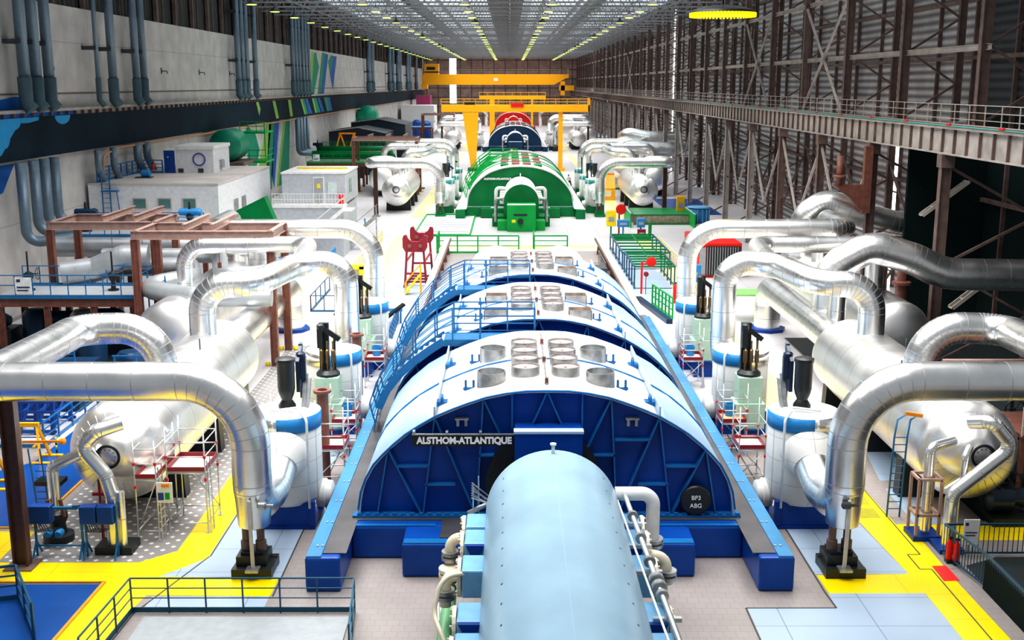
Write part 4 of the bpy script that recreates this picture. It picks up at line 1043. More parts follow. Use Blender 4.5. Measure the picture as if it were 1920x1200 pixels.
# ================================================================== VALVE TANKS, PIPES AND VESSELS BESIDE EACH TURBINE
def SX(s, d): return C0 + s * d
def halfband(x, y, z0, z1, r, a0, a1, n=20):
    m = MB(); vs = []; fs = []
    for i in range(n + 1):
        a = a0 + (a1 - a0) * i / n
        for rr, z in ((r, z0), (r, z1), (r - .04, z1), (r - .04, z0)): vs.append((x + rr * math.cos(a), y + rr * math.sin(a), z))
    for i in range(n):
        for k in range(4): fs.append((i * 4 + k, (i + 1) * 4 + k, (i + 1) * 4 + (k + 1) % 4, i * 4 + (k + 1) % 4))
    fs += [(0, 1, 2, 3), (n * 4 + 3, n * 4 + 2, n * 4 + 1, n * 4)]
    m.add(vs, fs, False); m.sm = [k % 4 in (0, 2) for k in range(len(fs))]; return m
def tank(s, Y, zt, label, c, nozzle):
    x = SX(s, 8.95); R = 1.22
    r = thing('valve_tank', label, 'tank', (x, Y, 0))
    pr = [(.75, .8), (.85, 1.05), (1.05, 1.2), (zt - .62, 1.2), (zt - .5, 1.14), (zt - .5, 1.0)]
    MB().lathe((x, Y, 0), (0, 0, 1), [(a, b) for a, b in pr], 48).build('lagged_body', 'tankw', r)
    inner = PI if s > 0 else 0
    halfband(x, Y, zt - .52, zt, R, inner - PI * .52, inner + PI * .52).build('painted_band', c['band'], r)
    halfband(x, Y, zt - .52, zt, R, inner + PI * .52, inner + PI * 1.48).build('silver_band', 'alum', r)
    MB().lathe((x, Y, zt - .04), (0, 0, 1), [(0, R - .01), (.04, R - .02), (.10, .9), (.12, .3)], 48).build('lid', 'white', r)
    sm, _ = fillet([(x - s * .95, Y - 1.27, .9), (x - s * .95, Y - 1.27, zt + .02), (x - s * .5, Y - .4, zt + .2), (x + s * .4, Y - .7, zt + .16)], .15)
    MB().tube(sm, .045, 8).build('vent_line', 'white', r)
    MB().box(x - 1.05, x + 1.05, Y - .95, Y + .95, 0, .12).build('base_tray', c['base'], r)
    f = MB()
    for i in (-1, 1):
        for j in (-1, 1): f.box(x + i * .95 - .1, x + i * .95 + .1, Y + j * .85 - .1, Y + j * .85 + .1, .1, 1.0)
    f.box(x - 1.0, x + 1.0, Y - .9, Y - .82, .1, .95) if s * 1 else None
    f.build('support_frame', c['base'], r)
    MB().lathe((x - s * 1.0, Y + .1, .95), (-s, 0, 0), [(0, .5), (.3, .52), (.32, .46), (.52, .44), (.56, .3)], 24).build('side_nozzle', 'tankw', r)
    MB().box(x - s * 1.3, x - s * 1.4, Y - .2, Y + .4, 0, .5).build('nozzle_support', 'galv', r)
    return r
def actuator(s, x, Y, z, label, cab=True):
    r = thing('valve_actuator', label, 'valve actuator', (x, Y, 0 if cab else z))
    if cab:
        MB().box(x - .62, x + .62, Y - .6, Y + .55, .9, 2.0).box(x - .5, x + .5, Y - .5, Y + .45, 2.0, 3.1).build('cabinet', 'pale', r, bevel=.03)
        MB().box(x - .64, x + .64, Y - .62, Y + .57, .86, .92).build('cabinet_edge', 'bluet', r)
        MB().box(x - .5, x + .5, Y - .5, Y + .5, 0, .88).build('cabinet_frame', 'blued', r)
        z = 3.1
        MB().lathe((x, Y, z), (0, 0, 1), [(0, .5), (.1, .5), (.25, .36)], 12).build('base_plate', 'black', r)
        rods = MB()
        for dx in (-.22, .02, .26):
            rods.lathe((x + dx, Y - .2, z + .2), (0, 0, 1), [(0, .04), (.35, .05), (.4, .09), (.9, .09), (.95, .04), (1.3, .04)], 10)
        rods.build('springs', 'brass', r)
        m = MB().box(x - .35 , x + .05, Y + .05, Y + .3, z + .2, z + 2.2).bar((x - .3, Y, z + 2.1), (x + .5, Y + .1, z + 1.5), .2).box(x - .38, x - .15, Y - .25, Y + .1, z + 1.2, z + 2.0).bar((x + .3, Y, z + .2), (x + .3, Y, z + 1.6), .09)
        m.lathe((x - .25, Y - .1, z + 1.9), (0, 0, 1), [(0, .16), (.25, .16), (.3, .1)], 12)
        m.build('yoke', 'black', r)
    else:
        MB().lathe((x, Y - .1, z), (0, 0, 1), [(0, .3), (.12, .3), (.3, .18), (.5, .26), (.7, .3), (1.6, .3), (1.65, .34), (1.75, .34), (1.8, .2)], 24).build('cylinder_body', 'black', r)
        m = MB().prism([(Y + .1, z + .5), (Y + .35, z + .5), (Y + .95, z + 1.9), (Y + .95, z + 2.1), (Y + .1, z + 1.6)], 0, x - s * .42, x - s * .3)
        m.bar((x - s * .35, Y + .85, z + .1), (x - s * .35, Y + .85, z + 2.05), .12).box(x - s * .3, x - s * .6, Y + .3, Y + .5, z + .9, z + 1.7)
        m.lathe((x - s * .42, Y + .45, z + 1.0), (0, 0, 1), [(0, .17), (.8, .17), (.86, .1)], 14)
        m.build('yoke', 'blackb', r)
        MB().prism([(Y - .1, z), (Y + .1, z), (Y + .75, z + 1.0), (Y + .55, z + 1.05)], 0, x - s * .62, x - s * .48).prism([(Y - .2, z - .02), (Y, z - .02), (Y + .6, z + .9), (Y + .4, z + .9)], 0, x - s * .75, x - s * .66).build('lever_arm', 'galv', r)
        MB().box(x - .9, x + .9, Y - .35, Y - .3, z - .02, z + .03).build('crossbar', 'white', r)
    return r
M['orangeb'] = mat('orange board', (.75,.42,.2), .6); M['brass'] = mat('brass and oil brown', (.20, .13, .06), .3, .6); M['blackb'] = mat('black blue iron', (.008, .022, .06), .35)
def pedestal(s, d, Y, ztop, label, c):
    x = SX(s, d); r = thing('pipe_support', label, 'pipe support', (x, Y, 0))
    MB().box(x - .62, x + .62, Y - .62, Y - .38, 0, .32).box(x - .62, x + .62, Y + .38, Y + .62, 0, .32).box(x - .62, x - .4, Y - .4, Y + .4, .05, .3).box(x + .4, x + .62, Y - .4, Y + .4, .05, .3).build('base_frame', c, r)
    MB().box(x - .52, x + .42, Y - .35, Y + .55, .3, .62).box(x - .4, x + .3, Y - .2, Y + .45, .6, .72).build('block', c, r)
    for dx in (-.28, .18):
        MB().lathe((x + dx, Y + .1, .7), (0, 0, 1), [(0, .17), (.3, .17), (.31, .12), (ztop - .7, .12)], 14).build('leg', 'rust', r)
    return r
def vessel(s, d, y0, y1, R, z, label, full=True):
    x = SX(s, d); r = thing('separator_vessel', label, 'vessel', (x, y0, 0))
    hd = [(R * .45 * (1 - math.cos(a)), R * math.sin(a)) for a in [PI / 2 * i / 8 for i in range(1, 9)]]
    L = y1 - y0
    mid = []; t = R * .45 + 1.2
    while t < L - R * .5: mid += [(t, R), (t + .004, R), (t + .036, R), (t + .04, R)]; t += 1.75
    MB().revolve((x, y0, z), (0, 1, 0), [(0, .02)] + hd + mid + [(L - p[0], p[1]) for p in reversed(hd)] + [(L, .02)], 64).build('shell', 'alumv', r)
    sh = [q for q in COL.objects if q.parent == r and q.name.startswith('shell')][-1]; sh.data.materials.append(M['seamg'])
    for i in range(len(mid) // 4):
        for k in range(64): sh.data.polygons[(1 + len(hd) + i * 4 + 1) * 64 + k].material_index = 1
    sm = MB()
    if full:
        for i in range(28):
            a = 2 * PI * i / 28; p = []
            for k in (3, 5, 8): p.append((x + hd[k - 1][1] * math.cos(a), y0 + hd[k - 1][0] - .012, z + hd[k - 1][1] * math.sin(a)))
            for u, v in zip(p, p[1:]): sm.bar(u, v, .022, .022)
        sm.build('head_seams', 'seamg', r)
    for yy in (y0 + 3.2, y0 + (L * .55), y1 - 2.0):
        MB().prism([(x - R * .85, 0), (x + R * .85, 0), (x + R * .8, z - R * .45), (x + R * .3, z - R * .97), (x - R * .3, z - R * .97), (x - R * .8, z - R * .45)], 1, yy - .3, yy + .3).build('saddle', 'black', r)
    if full:
        MB().lathe((x - s * .25, y0 + .35, z + .35), (0, -1, 0), [(0, 1.12), (.35, 1.05), (.7, .9), (1.0, .6), (1.15, .42)], 40).build('manhole_dome', 'alumv', r)
        MB().lathe((x - s * .1, y0 - .72, z + .3), (0, -1, 0), [(0, .42), (.12, .42), (.13, .34), (.02, .33)], 28).lathe((x - s * .1, y0 - .72, z + .3), (0, -1, 0), [(0, .33), (.05, .3)], 20).build('manhole_cover', 'black', r)
        b = MB()
        for i in range(10): b.lathe((x - s * .1 + .25 * math.cos(i * PI / 5), y0 - .76, z + .3 + .25 * math.sin(i * PI / 5)), (0, -1, 0), [(0, .035), (.06, .035)], 6)
        b.build('cover_bolts', 'galv', r)
        for dx, yy in ((-.9, 5.2), (.3, 2.0), (.6, 9)): MB().tube([(x + dx, y0 + yy, z + R * .8), (x + dx, y0 + yy, z + R + .35)], .03, 6).build('lifting_eye', 'dkgrey', r)
    return r
M['seamg'] = mat('soft grey seam', (.55, .56, .57), .35, .8)
def side(Y0, s, who, c, full=True, lite=False):
    w = ('left', 'right')[s > 0]; Q = lambda y: y + Y0
    nm = lambda t: t + ' ' + w + ' of the ' + who + ' turbine'
    ped = c['ped']
    names = ('near', 'middle', 'far')
    for i, (Y, zt) in enumerate(((37.2, 4.0), (47.9, 3.62), (59.2, 3.6))):
        tank(s, Q(Y), zt, nm(names[i] + ' white valve tank with ' + c['bn'] + ' band'), c, i)
    if not lite:
        if full: actuator(s, SX(s, 8.9), Q(37.4), 4.05, nm('black hydraulic actuator standing on the near valve tank'), cab=False)
        actuator(s, SX(s, 8.8), Q(45.4), 0, nm('pale green valve cabinet before the middle tank'))
        actuator(s, SX(s, 8.9), Q(57.2), 0, nm('pale green valve cabinet before the far tank'))
        if not full: actuator(s, SX(s, 8.9), Q(37.4), 4.05, nm('small black actuator standing on the near valve tank'), cab=False)
    # pipe 1
    pipe('steam_pipe', nm('nearest silver steam pipe rising from the near tank'), [(SX(s, 8.95), Q(36.4), 2.75), (SX(s, 9.0), Q(34.6), 2.05), (SX(s, 9.17), Q(32.9), 2.1), (SX(s, 9.17), Q(32.9), 6.17), (SX(s, 17.3), Q(32.9), 6.17), (SX(s, 17.75), Q(41.6), 5.78)] , .60, [1.3, 1.3, 2.3, .9], seg=48)
    fl_ = MB().lathe((SX(s, 8.95), Q(36.4), 2.75), (0, -1, -.45), [(0, .95), (.3, .9), (.6, .75), (.8, .64)], 36).build('pipe_flare', 'tankw'); tag(fl_, nm('lagged cone joining the nearest pipe to the tank'), 'pipe flare')
    MB_ = MB().lathe((SX(s, 9.17), Q(32.9), 1.55), (0, 0, 1), [(0, .44), (.04, .5), (1.1, .57)], 32)
    sk = MB_.build('support_skirt', 'alum'); tag(sk, nm('silver skirt under the nearest pipe bend'), 'pipe skirt')
    pedestal(s, 9.2, Q(32.9), 1.57, nm('dark pedestal under the nearest pipe bend'), ped)
    if full:
        o = thing('pull_rod', nm('thin pale rod before the nearest steam pipe'), 'rod', (SX(s, 9.15), Q(32.0), 0))
        MB().bar((SX(s, 9.15), Q(32.35), .3), (SX(s, 9.15), Q(32.2), 2.6), .1).build('rod', 'beige', o); MB().box(SX(s, 9.15) - .2, SX(s, 9.15) + .2, Q(32.1), Q(32.5), .28, .36).build('foot_plate', 'galv', o)
        MB().lathe((SX(s, 8.9), Q(32.2), 2.45), (1, 0, 0), [(0, .05), (.05, .12), (.25, .12), (.3, .05), (.5, .05)], 12).build('joint', 'dkgrey' if s > 0 else 'galv', o)
    # return of pipe 1 into the vessel
    pipe('steam_pipe', nm('silver loop pipe dropping into the near vessel'), [(SX(s, 17.62), Q(39.2), 5.88), (SX(s, 17.8), Q(42.0), 5.8), (SX(s, 14.7), Q(42.2), 5.85), (SX(s, 14.7), Q(42.2), 3.9)], .605, [1.0, 1.6], seg=40)
    # pipe 2
    pipe('steam_pipe', nm('middle steam pipe arching in an S bend'), [(SX(s, 8.95), Q(48.4), 2.2), (SX(s, 8.95), Q(52.2), 2.0), (SX(s, 8.95), Q(52.2), 6.75), (SX(s, 11.1), Q(52.2), 6.75), (SX(s, 12.3), Q(48.5), 6.45), (SX(s, 14.7), Q(48.2), 6.4), (SX(s, 14.7), Q(48.2), 3.9)], .58, [1.2, 1.6, 1.6, 1.5, 1.35], seg=40)
    pipe('branch_pipe', nm('slim silver branch pipe behind the S bend'), [(SX(s, 11.2), Q(52.6), 6.7), (SX(s, 11.9), Q(59.3), 6.65), (SX(s, 18.6), Q(59.3), 6.6), (SX(s, 18.6), Q(59.3), 3.8)], .45, [1.0, 1.2], seg=32)
    # pipe 3
    pipe('steam_pipe', nm('far silver steam pipe running outward above the far tank'), [(SX(s, 8.95), Q(59.4), 2.2), (SX(s, 8.95), Q(63.5), 2.0), (SX(s, 8.95), Q(63.5), 6.95), (SX(s, 18.2), Q(63.5), 6.95), (SX(s, 18.4), Q(69.5), 6.9), (SX(s, 18.4), Q(70.0), 3.8)], .55, [1.2, 1.9, 1.2, 1.0], seg=36)
    vessel(s, 14.7, Q(36.4), Q(51.7), 1.76, 2.55, nm('big silver horizontal vessel near the tanks'), full or Y0 < 100)
    vessel(s, 18.6, Q(55.2), Q(75.0), 1.7, 2.5, nm('outer silver horizontal vessel set farther back'), False)
    pipe('drain_pipe', nm('large silver pipe bending down behind the vessel'), [(SX(s, 14.8), Q(51.5), 2.7), (SX(s, 14.8), Q(68.2), 2.7), (SX(s, 14.8), Q(68.2), .05)], .8, [1.1], seg=36)
    o = MB().lathe((SX(s, 14.8), Q(68.2), 0), (0, 0, 1), [(0, 1.15), (.2, 1.15)], 8).build('floor_flange', c['base']); tag(o, nm('octagonal ' + c['bn2'] + ' base plate under the rear pipe'), 'base plate')
    o = thing('support_column', nm('brown column under the nearest steam pipe'), 'column', (SX(s, 16.7), Q(33.3), 0))
    MB().ibeam((SX(s, 16.7), Q(33.3), 0), (SX(s, 16.7), Q(33.3), 5.75), .34, .42, .06, up=(1, 0, 0)).build('shaft', 'browndk', o)
    MB().box(SX(s, 16.7) - .45, SX(s, 16.7) + .45, Q(33.3) - .45, Q(33.3) + .45, 0, .05).build('foot_plate', 'rust', o)
M['browndk'] = mat('dark brown column', (.10, .045, .03), .45, noise=.15)
CB = dict(band='band', base='blued', bn='blue', bn2='blue', ped='black')
CG = dict(band='teal', base='green', bn='teal', bn2='green', ped='green')
CN = dict(band='grey', base='navy', bn='grey', bn2='navy', ped='black')
for s in (-1, 1):
    side(0, s, 'blue', CB, True)
    side(96.5, s, 'green', CG, False)
    side(226, s, 'navy', CN, False, lite=True)
for s in (-1, 1):
    for k, (y, d) in enumerate(((384, 9), (395, 9.2))):
        pipe('steam_pipe', ('nearer' if k == 0 else 'farther') + ' hazy silver steam pipe on the ' + ('left', 'right')[s > 0] + ' of the red turbine', [(SX(s, d), y, 1), (SX(s, d), y, 6.4), (SX(s, 17), y, 6.4), (SX(s, 17), y + 8, 6.4)], .6, 1.6, seg=20, seams=False)
# scaffolds ----------------------------------------------------------
def scaffold(x0, x1, y0, y1, h, dz, label, toe='redd', lad=True, deck='beige', wb=True):
    r = thing('scaffold', label, 'scaffold', ((x0 + x1) / 2, (y0 + y1) / 2, 0))
    for x in (x0, x1):
        for y in (y0, y1): MB().tube([(x, y, .04), (x, y, h)], .028, 8).lathe((x, y, 0), (0, 0, 1), [(0, .09), (.03, .09)], 10).build('standard', 'steel', r)
    for z in (.35, dz - .08, dz + .5, dz + 1.0):
        for a, b in (((x0, y0), (x1, y0)), ((x1, y0), (x1, y1)), ((x1, y1), (x0, y1)), ((x0, y1), (x0, y0))): MB().tube([(*a, z), (*b, z)], .022, 6).build('ledger', 'steel', r)
    MB().tube([(x0, y0, .35), (x1, y0, dz - .1)], .02, 6).build('diagonal_brace', 'steel', r); MB().tube([(x0, y1, dz - .1), (x1, y1, .35)], .02, 6).build('diagonal_brace', 'steel', r)
    MB().box(x0, x1, y0, y1, dz - .05, dz).build('deck', deck, r)
    t = MB().box(x0, x1, y0 - .02, y0 + .02, dz, dz + .15).box(x0, x1, y1 - .02, y1 + .02, dz, dz + .15).box(x0 - .02, x0 + .02, y0, y1, dz, dz + .15).box(x1 - .02, x1 + .02, y0, y1, dz, dz + .15)
    t.build('toe_board', toe, r)
    c = MB()
    for x in (x0, x1):
        for y in (y0, y1):
            for z in (dz + .5, dz - .3): c.box(x - .04, x + .04, y - .04, y + .04, z - .05, z + .05)
    c.build('coupler', 'red', r)
    if lad:
        l = MB(); xa = x1 + .1
        for k in (0, .38): l.bar((xa, y0 + k, 0), (xa - .1, y0 + k + .25, dz + .3), .035)
        for i in range(int(dz / .28)): t_ = i * .28 / (dz + .3); l.bar((xa - .1 * t_, y0 + .25 * t_, .2 + i * .28), (xa - .1 * t_, y0 + .38 + .25 * t_, .2 + i * .28), .025)
        l.build('ladder', 'steel', r)
    return r
scaffold(-11.6, -9.7 - .6, 36.0, 37.6, 3.7, 2.2, 'scaffold platform with dark red toe boards by the near dome of the left vessel')
scaffold(-10.2, -9.2, 40.2, 41.5, 3.4, 1.9, 'second scaffold platform with red toe board beside the left vessel flank')
for s, w in ((-1, 'left'), (1, 'right')):
    a, b = sorted((SX(s, 7.55), SX(s, 6.75) + s * .9)) if False else sorted((SX(s, 7.5), SX(s, 8.5)))
    for k, (y, t) in enumerate(((40.6, 'behind the near tank'), (44.0, 'beside the middle green cabinet'), (54.6, 'beside the far green cabinet'))):
        scaffold(a + (0 if k != 1 else -.0), b, y, y + 1.3, 3.1, 1.45, 'tube scaffold with board deck ' + t + ' ' + w + ' of the blue turbine', lad=(k != 0), deck='orangeb' if (s > 0 and k == 1) else 'beige')
        if k: 
            o = thing('blue_bin', 'small blue bin on the scaffold deck ' + t + ' on the ' + w, 'bin', ((a + b) / 2, y + 1.0, 1.45)); MB().lathe(((a + b) / 2, y + 1.0, 1.45), (0, 0, 1), [(0, .2), (.5, .24), (.5, .21), (.08, .18)], 14).build('tub', 'band', o)
M['bluem'] = mat('mid blue box paint', (.004, .06, .30), .4); M['violet'] = mat('blue violet ring', (.08, .08, .35), .5); M['paleg'] = mat('pale window blind', (.6, .7, .68), .3); M['whitew'] = mat('white plastered wall', (.76, .78, .80), .5); M['roofb'] = mat('dusty beige roof', (.60, .55, .52), .6, noise=.1, scale=.4)
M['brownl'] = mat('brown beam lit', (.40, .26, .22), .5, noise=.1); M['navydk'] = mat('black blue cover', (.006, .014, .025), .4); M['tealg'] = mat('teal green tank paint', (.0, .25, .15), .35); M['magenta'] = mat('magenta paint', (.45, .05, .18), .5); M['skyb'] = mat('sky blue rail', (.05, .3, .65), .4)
# ================================================================== LEFT SIDE EQUIPMENT
def portal(Yf, Yb, xa, xb, zt, label, xs, tall=0, yb=True):
    r = thing('steel_portal_frame', label, 'steel frame', ((xa + xb) / 2, Yf, 0))
    for x in (xa, xb):
        for y in (Yf, Yb):
            MB().ibeam((x, y, 0), (x, y, zt - .25), .34, .36, .05, up=(1, 0, 0)).build('column', 'brown', r)
            MB().cyl(x - .42, y, 0, .2, .14, 10).cyl(x + .42, y, 0, .2, .14, 10).build('bumper', 'yel', r)
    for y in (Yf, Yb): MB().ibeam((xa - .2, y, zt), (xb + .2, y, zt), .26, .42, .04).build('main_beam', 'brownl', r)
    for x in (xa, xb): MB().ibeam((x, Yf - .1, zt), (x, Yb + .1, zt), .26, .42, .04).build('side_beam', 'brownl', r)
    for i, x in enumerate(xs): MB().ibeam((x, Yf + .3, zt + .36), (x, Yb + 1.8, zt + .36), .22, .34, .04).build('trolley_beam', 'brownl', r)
    h = MB()
    for x in xs: h.bar((x, Yf + 1.5, zt + .2), (x, Yf + 1.5, zt - 1.7), .03).box(x - .09, x + .09, Yf + 1.41, Yf + 1.59, zt - 2.0, zt - 1.7)
    h.build('chain_hoist', 'brown', r)
    return r
portal(59.2, 62.9, -19.95, -12.75, 7.15, 'front brown steel frame standing over the vessels on the left', (-17.4, -15.9))
portal(64.5, 68.6, -26.6, -20.6, 7.0, 'brown steel frame behind and left of the front one, over grey ducts', (-23.6, -21.8))
portal(155.5, 160, -21.5, -12.8, 7.6, 'distant brown steel frame over the green pipework', (-19.5, -17.0, -14.6))
portal(285, 290, -22, -14, 7.6, 'farthest brown steel frame near the navy turbine', (-19, -17))
def platform(x0, x1, y0, y1, z, label, rail, beam='brown', sign=True):
    r = thing('platform', label, 'platform', ((x0 + x1) / 2, y0, 0))
    MB().box(x0, x1, y0, y1, z - .06, z).build('deck', 'grey', r)
    MB().box(x0, x1, y0 - .04, y0, z - .2, z + .02).box(x1, x1 + .04, y0, y1, z - .2, z + .02).box(x0, x1, y1, y1 + .04, z - .1, z + .12).build('edge_board', rail, r)
    MB().ibeam((x0, y0 + .15, z - .42), (x1, y0 + .15, z - .42), .26, .44, .04).ibeam((x0, y1 - .15, z - .42), (x1, y1 - .15, z - .42), .26, .44, .04).build('beam', beam, r)
    n = 3
    for i in range(n + 1):
        x = x0 + (x1 - x0) * i / n
        for y in (y0 + .15, y1 - .15): MB().ibeam((x, y, 0), (x, y, z - .64), .26, .28, .04, up=(1, 0, 0)).build('column', beam, r)
    rl = MB()
    for a, b in (((x0, y0), (x1, y0)), ((x1, y0), (x1, y1)), ((x0, y1), (x1, y1))):
        for k in (.55, 1.1): rl.bar((*a, z + k), (*b, z + k), .05)
    rl.build('rail', rail, r)
    for i in range(9):
        x = x0 + (x1 - x0) * i / 8
        for y in (y0, y1): MB().bar((x, y, z), (x, y, z + 1.1), .05).build('post', rail, r)
    if sign:
        sg = MB().box(x0 + 1.0, x0 + 1.9, y0 - .08, y0 - .05, z + .1, z + 1.0).build('notice_board', 'paper', r)
        MB().box(x0 + 1.1, x0 + 1.3, y0 - .1, y0 - .08, z + .75, z + .9).box(x0 + 1.1, x0 + 1.8, y0 - .1, y0 - .08, z + .42, z + .5).box(x0 + 1.1, x0 + 1.7, y0 - .1, y0 - .08, z + .25, z + .32).build('notice_lines', 'ink', r)
    return r
platform(-28.0, -20.3, 60.3, 63.6, 3.7, 'blue railed platform on brown beams carrying a white notice board', 'railblue')
platform(-27.5, -20.0, 70.5, 73, 5.7, 'rear blue railed platform behind the brown frames', 'railblue', sign=False)
platform(-28.5, -18.5, 158, 163, 4.4, 'green railed platform with pipework before the dark covers', 'greenb')
platform(-28.5, -18.5, 168, 172, 5.4, 'second green railed platform behind the green pipework', 'greenb', sign=False)
platform(-29, -20, 288, 294, 4.4, 'blue platform crowd near the navy turbine', 'bluet', sign=False)
def gatevalve(x, y, z, label, m='black', h=2.2):
    r = thing('gate_valve', label, 'valve', (x, y, z))
    MB().lathe((x, y, z), (0, 0, 1), [(0, .3), (.08, .3), (.1, .14), (.5, .12), (.7, .25), (.95, .28), (1.05, .12), (1.1, .05), (h, .05)], 16).build('spindle', m, r)
    w = MB(); pts = [(x + .5 + .02, y + .32 * math.cos(a), z + .95 + .32 * math.sin(a)) for a in [2 * PI * i / 18 for i in range(19)]]
    w.tube(pts, .02, 6, caps=False).bar((x + .1, y, z + .95), (x + .52, y, z + .95), .04)
    for i in range(4): a = i * PI / 2; w.bar((x + .52, y, z + .95), (x + .52, y + .32 * math.cos(a), z + .95 + .32 * math.sin(a)), .02)
    w.build('handwheel', m, r)
gatevalve(-26.9, 61.8, 3.7, 'left black gate valve spindle on the blue platform')
gatevalve(-22.2, 61.8, 3.7, 'right black gate valve spindle on the blue platform')
def motorvalve(x, y, z, label, m='navy'):
    r = thing('motor_valve', label, 'valve', (x, y, z))
    MB().lathe((x, y, z), (0, 0, 1), [(0, .32), (.1, .3), (.12, .18), (.7, .14), (.9, .26), (1.2, .24), (1.3, .1), (1.9, .05)], 14).build('yoke', 'black', r)
    MB().lathe((x - .7, y, z + 1.25), (1, 0, 0), [(0, .14), (.05, .22), (.5, .24), (.9, .2), (1.3, .26), (1.45, .2)], 14).build('motor', m, r)
motorvalve(-27.3, 72, 5.7, 'dark motor valve standing above the left end of the brown frames')
motorvalve(-20.6, 72, 5.7, 'blue motor valve standing in front of the white block window', 'band')
motorvalve(-28.0, 165, 5.2, 'small dark motor valve above the green platform', 'navy')
# grey ducts
def duct(label, pts, r, R, m='matte', seg=28, name='duct'): return pipe(name, label, pts, r, R, m, 'duct', seam='seamg', seg=seg)
duct('rear grey duct running level behind the brown frames', [(-28.5, 68.6 + 1.2, 5.0), (-14.5, 68.6 + 1.2, 5.0)], .62, 1)
duct('grey duct with a round elbow in front of the rear duct', [(-25.4, 65.6, 4.3), (-18.9, 65.6, 4.5), (-17.6, 61.4, 4.5), (-20.3, 59.9, 4.2), (-16.5, 57.6, 4.1), (-12.5, 57.8, 4.1)], .52, [1.0, 1.2, .9, .9])
duct('grey duct folding down between the brown frame and the branch pipe', [(-24.5, 66.9, 4.9), (-17.5, 66.9, 4.9), (-16.2, 62.0, 4.6), (-14.0, 61.8, 4.6), (-12.6, 65.5, 4.8)], .45, 1.1)
duct('thick grey expansion duct rising to a hump on the left', [(-25.8, 63.9, 4.3), (-24.0, 64.2, 4.5), (-22.4, 64.3, 5.2), (-20.9, 64.4, 5.2)], .72, 1.0)
duct('short vertical silver stub duct behind the branch pipe', [(-15.0, 66.2, 2.5), (-15.0, 66.2, 6.0)], .62, 1, 'alum')
# dark tanks under the blue platform
for i, (x, y) in enumerate(((-27.0, 62.5), (-24.2, 62.3), (-22.0, 57.5), (-18.2, 52.2))):
    o = MB().lathe((x, y, 0), (0, 0, 1), [(0, .75), (2.2, .75), (2.5, .5), (2.55, .2)], 24).build('pump_tank', 'navy' if i != 1 else 'galv')
    tag(o, ['dark blue round tank under the left end of the blue platform', 'silver round tank under the middle of the blue platform', 'dark tank below the blue platform stair', 'navy standing tank behind the near loop pipe'][i], 'tank')
for i, (x, y, w_, h_) in enumerate(((-29.5, 62, 1.6, 2.6), (-25.6, 63, 1.6, 2.4), (-22.9, 62.6, 1.2, 2.7), (-24.5, 57.5, 1.4, 1.8))):  # blocks added as a dark backdrop for the space below the platform
    r = thing('backdrop_block', 'added dark backdrop block below the blue platform, ' + ['at the far left end', 'between two round tanks', 'beside its right column', 'in front of it on the dark floor'][i], 'machine', (x, y, 0))
    MB().box(x - w_, x + w_, y - .8, y + .8, 0, h_ * .6).build('base_block', 'navydk', r, bevel=.05); MB().lathe((x - w_ * .8, y, h_ * .75), (1, 0, 0), [(0, .3), (.1, .5), (w_ * 1.3, .5), (w_ * 1.6, .25)], 20).build('motor', 'navy', r)
# vertical blue stair tower between platform and frame
r = thing('stair_tower', 'tangled blue stair tower at the right end of the blue platform', 'stair', (-19.6, 60.6, 0))
for x in (-20.2, -18.6):
    for y in (59.6, 61.6): MB().bar((x, y, 0), (x, y, 4.9), .07).build('post', 'railblue', r)
for k in range(3):
    m = MB(); z0 = k * 1.25
    for y in (59.7, 61.5): m.bar((-20.2, y, z0), (-18.6, y, z0 + 1.25), .05, .2); m.bar((-20.2, y, z0 + 1), (-18.6, y, z0 + 2.2), .04)
    for i in range(5): m.box(-20.2 + i * .35, -19.95 + i * .35, 59.7, 61.5, z0 + .25 * i, z0 + .25 * i + .03)
    m.build('flight', 'railblue', r)
# blue trestle racks and railing behind the near column
railing('guard_rail', 'long dark blue railing receding beside the blue floor on the left', [(-22.5, 45.1, 0), (-19.6, 45.1, 0), (-19.6, 56, 0)], 1.1, 'railblue', 1.5, .035, kick=True)
r = thing('storage_trestle', 'dense blue steel trestle behind the big near pipe on the left', 'trestle', (-21.8, 48, 0))
for i in range(6):
    x = -23.6 + i * .72
    m = MB()
    for y in (47.0, 49.0): m.bar((x, y, 0), (x + .1, y, 1.9), .16)
    m.bar((x, 47, 1.9), (x, 49, 1.9), .14).bar((x, 47, .9), (x, 49, .9), .1).bar((x, 47, .1), (x + .1, 49, 1.9), .08)
    m.build('upright', 'bluem', r)
m = MB()
for z in (.15, .6, 1.05, 1.5, 1.95):
    for y in (46.9, 49.1): m.bar((-23.8, y, z), (-19.8, y, z), .12)
m.build('crossbar', 'bluem', r)
M_ = railing('guard_rail', 'blue guard rail at the left edge behind the sloping near pipe', [(-22.0, 50.5, 1.9), (-20.2, 50.5, 1.9)], 1.3, 'railblue', .9, .04, bars=4)
MB_ = MB().box(-23.5, -20.1, 50.4, 53.5, 0, 1.9).build('equipment_block', 'navy'); tag(MB_, 'dark block carrying the blue guard rail at the left edge', 'block')
r = thing('pipe_rack', 'blue pipe rack with cross tubes under the near loop pipe', 'rack', (-17.2, 50, 0))
m = MB()
for x in (-18.6, -17.6, -16.8, -16.0):
    for y in (49.6, 51.2): m.bar((x, y, 0), (x, y, 2.5), .08)
for z in (.6, 1.3, 2.0, 2.5):
    for y in (49.6, 51.2): m.bar((-18.7, y, z), (-15.9, y, z), .07)
m.bar((-18.6, 49.6, .6), (-16, 49.6, 2.4), .06).build('frame', 'railblue', r)
m = MB().bar((-16.3, 49.3, .6), (-14.9, 49.3, 2.6), .06).bar((-16.5, 49.2, 1.7), (-14.6, 49.2, 1.7), .06).bar((-15.4, 49.2, .4), (-15.4, 49.2, 2.8), .06)
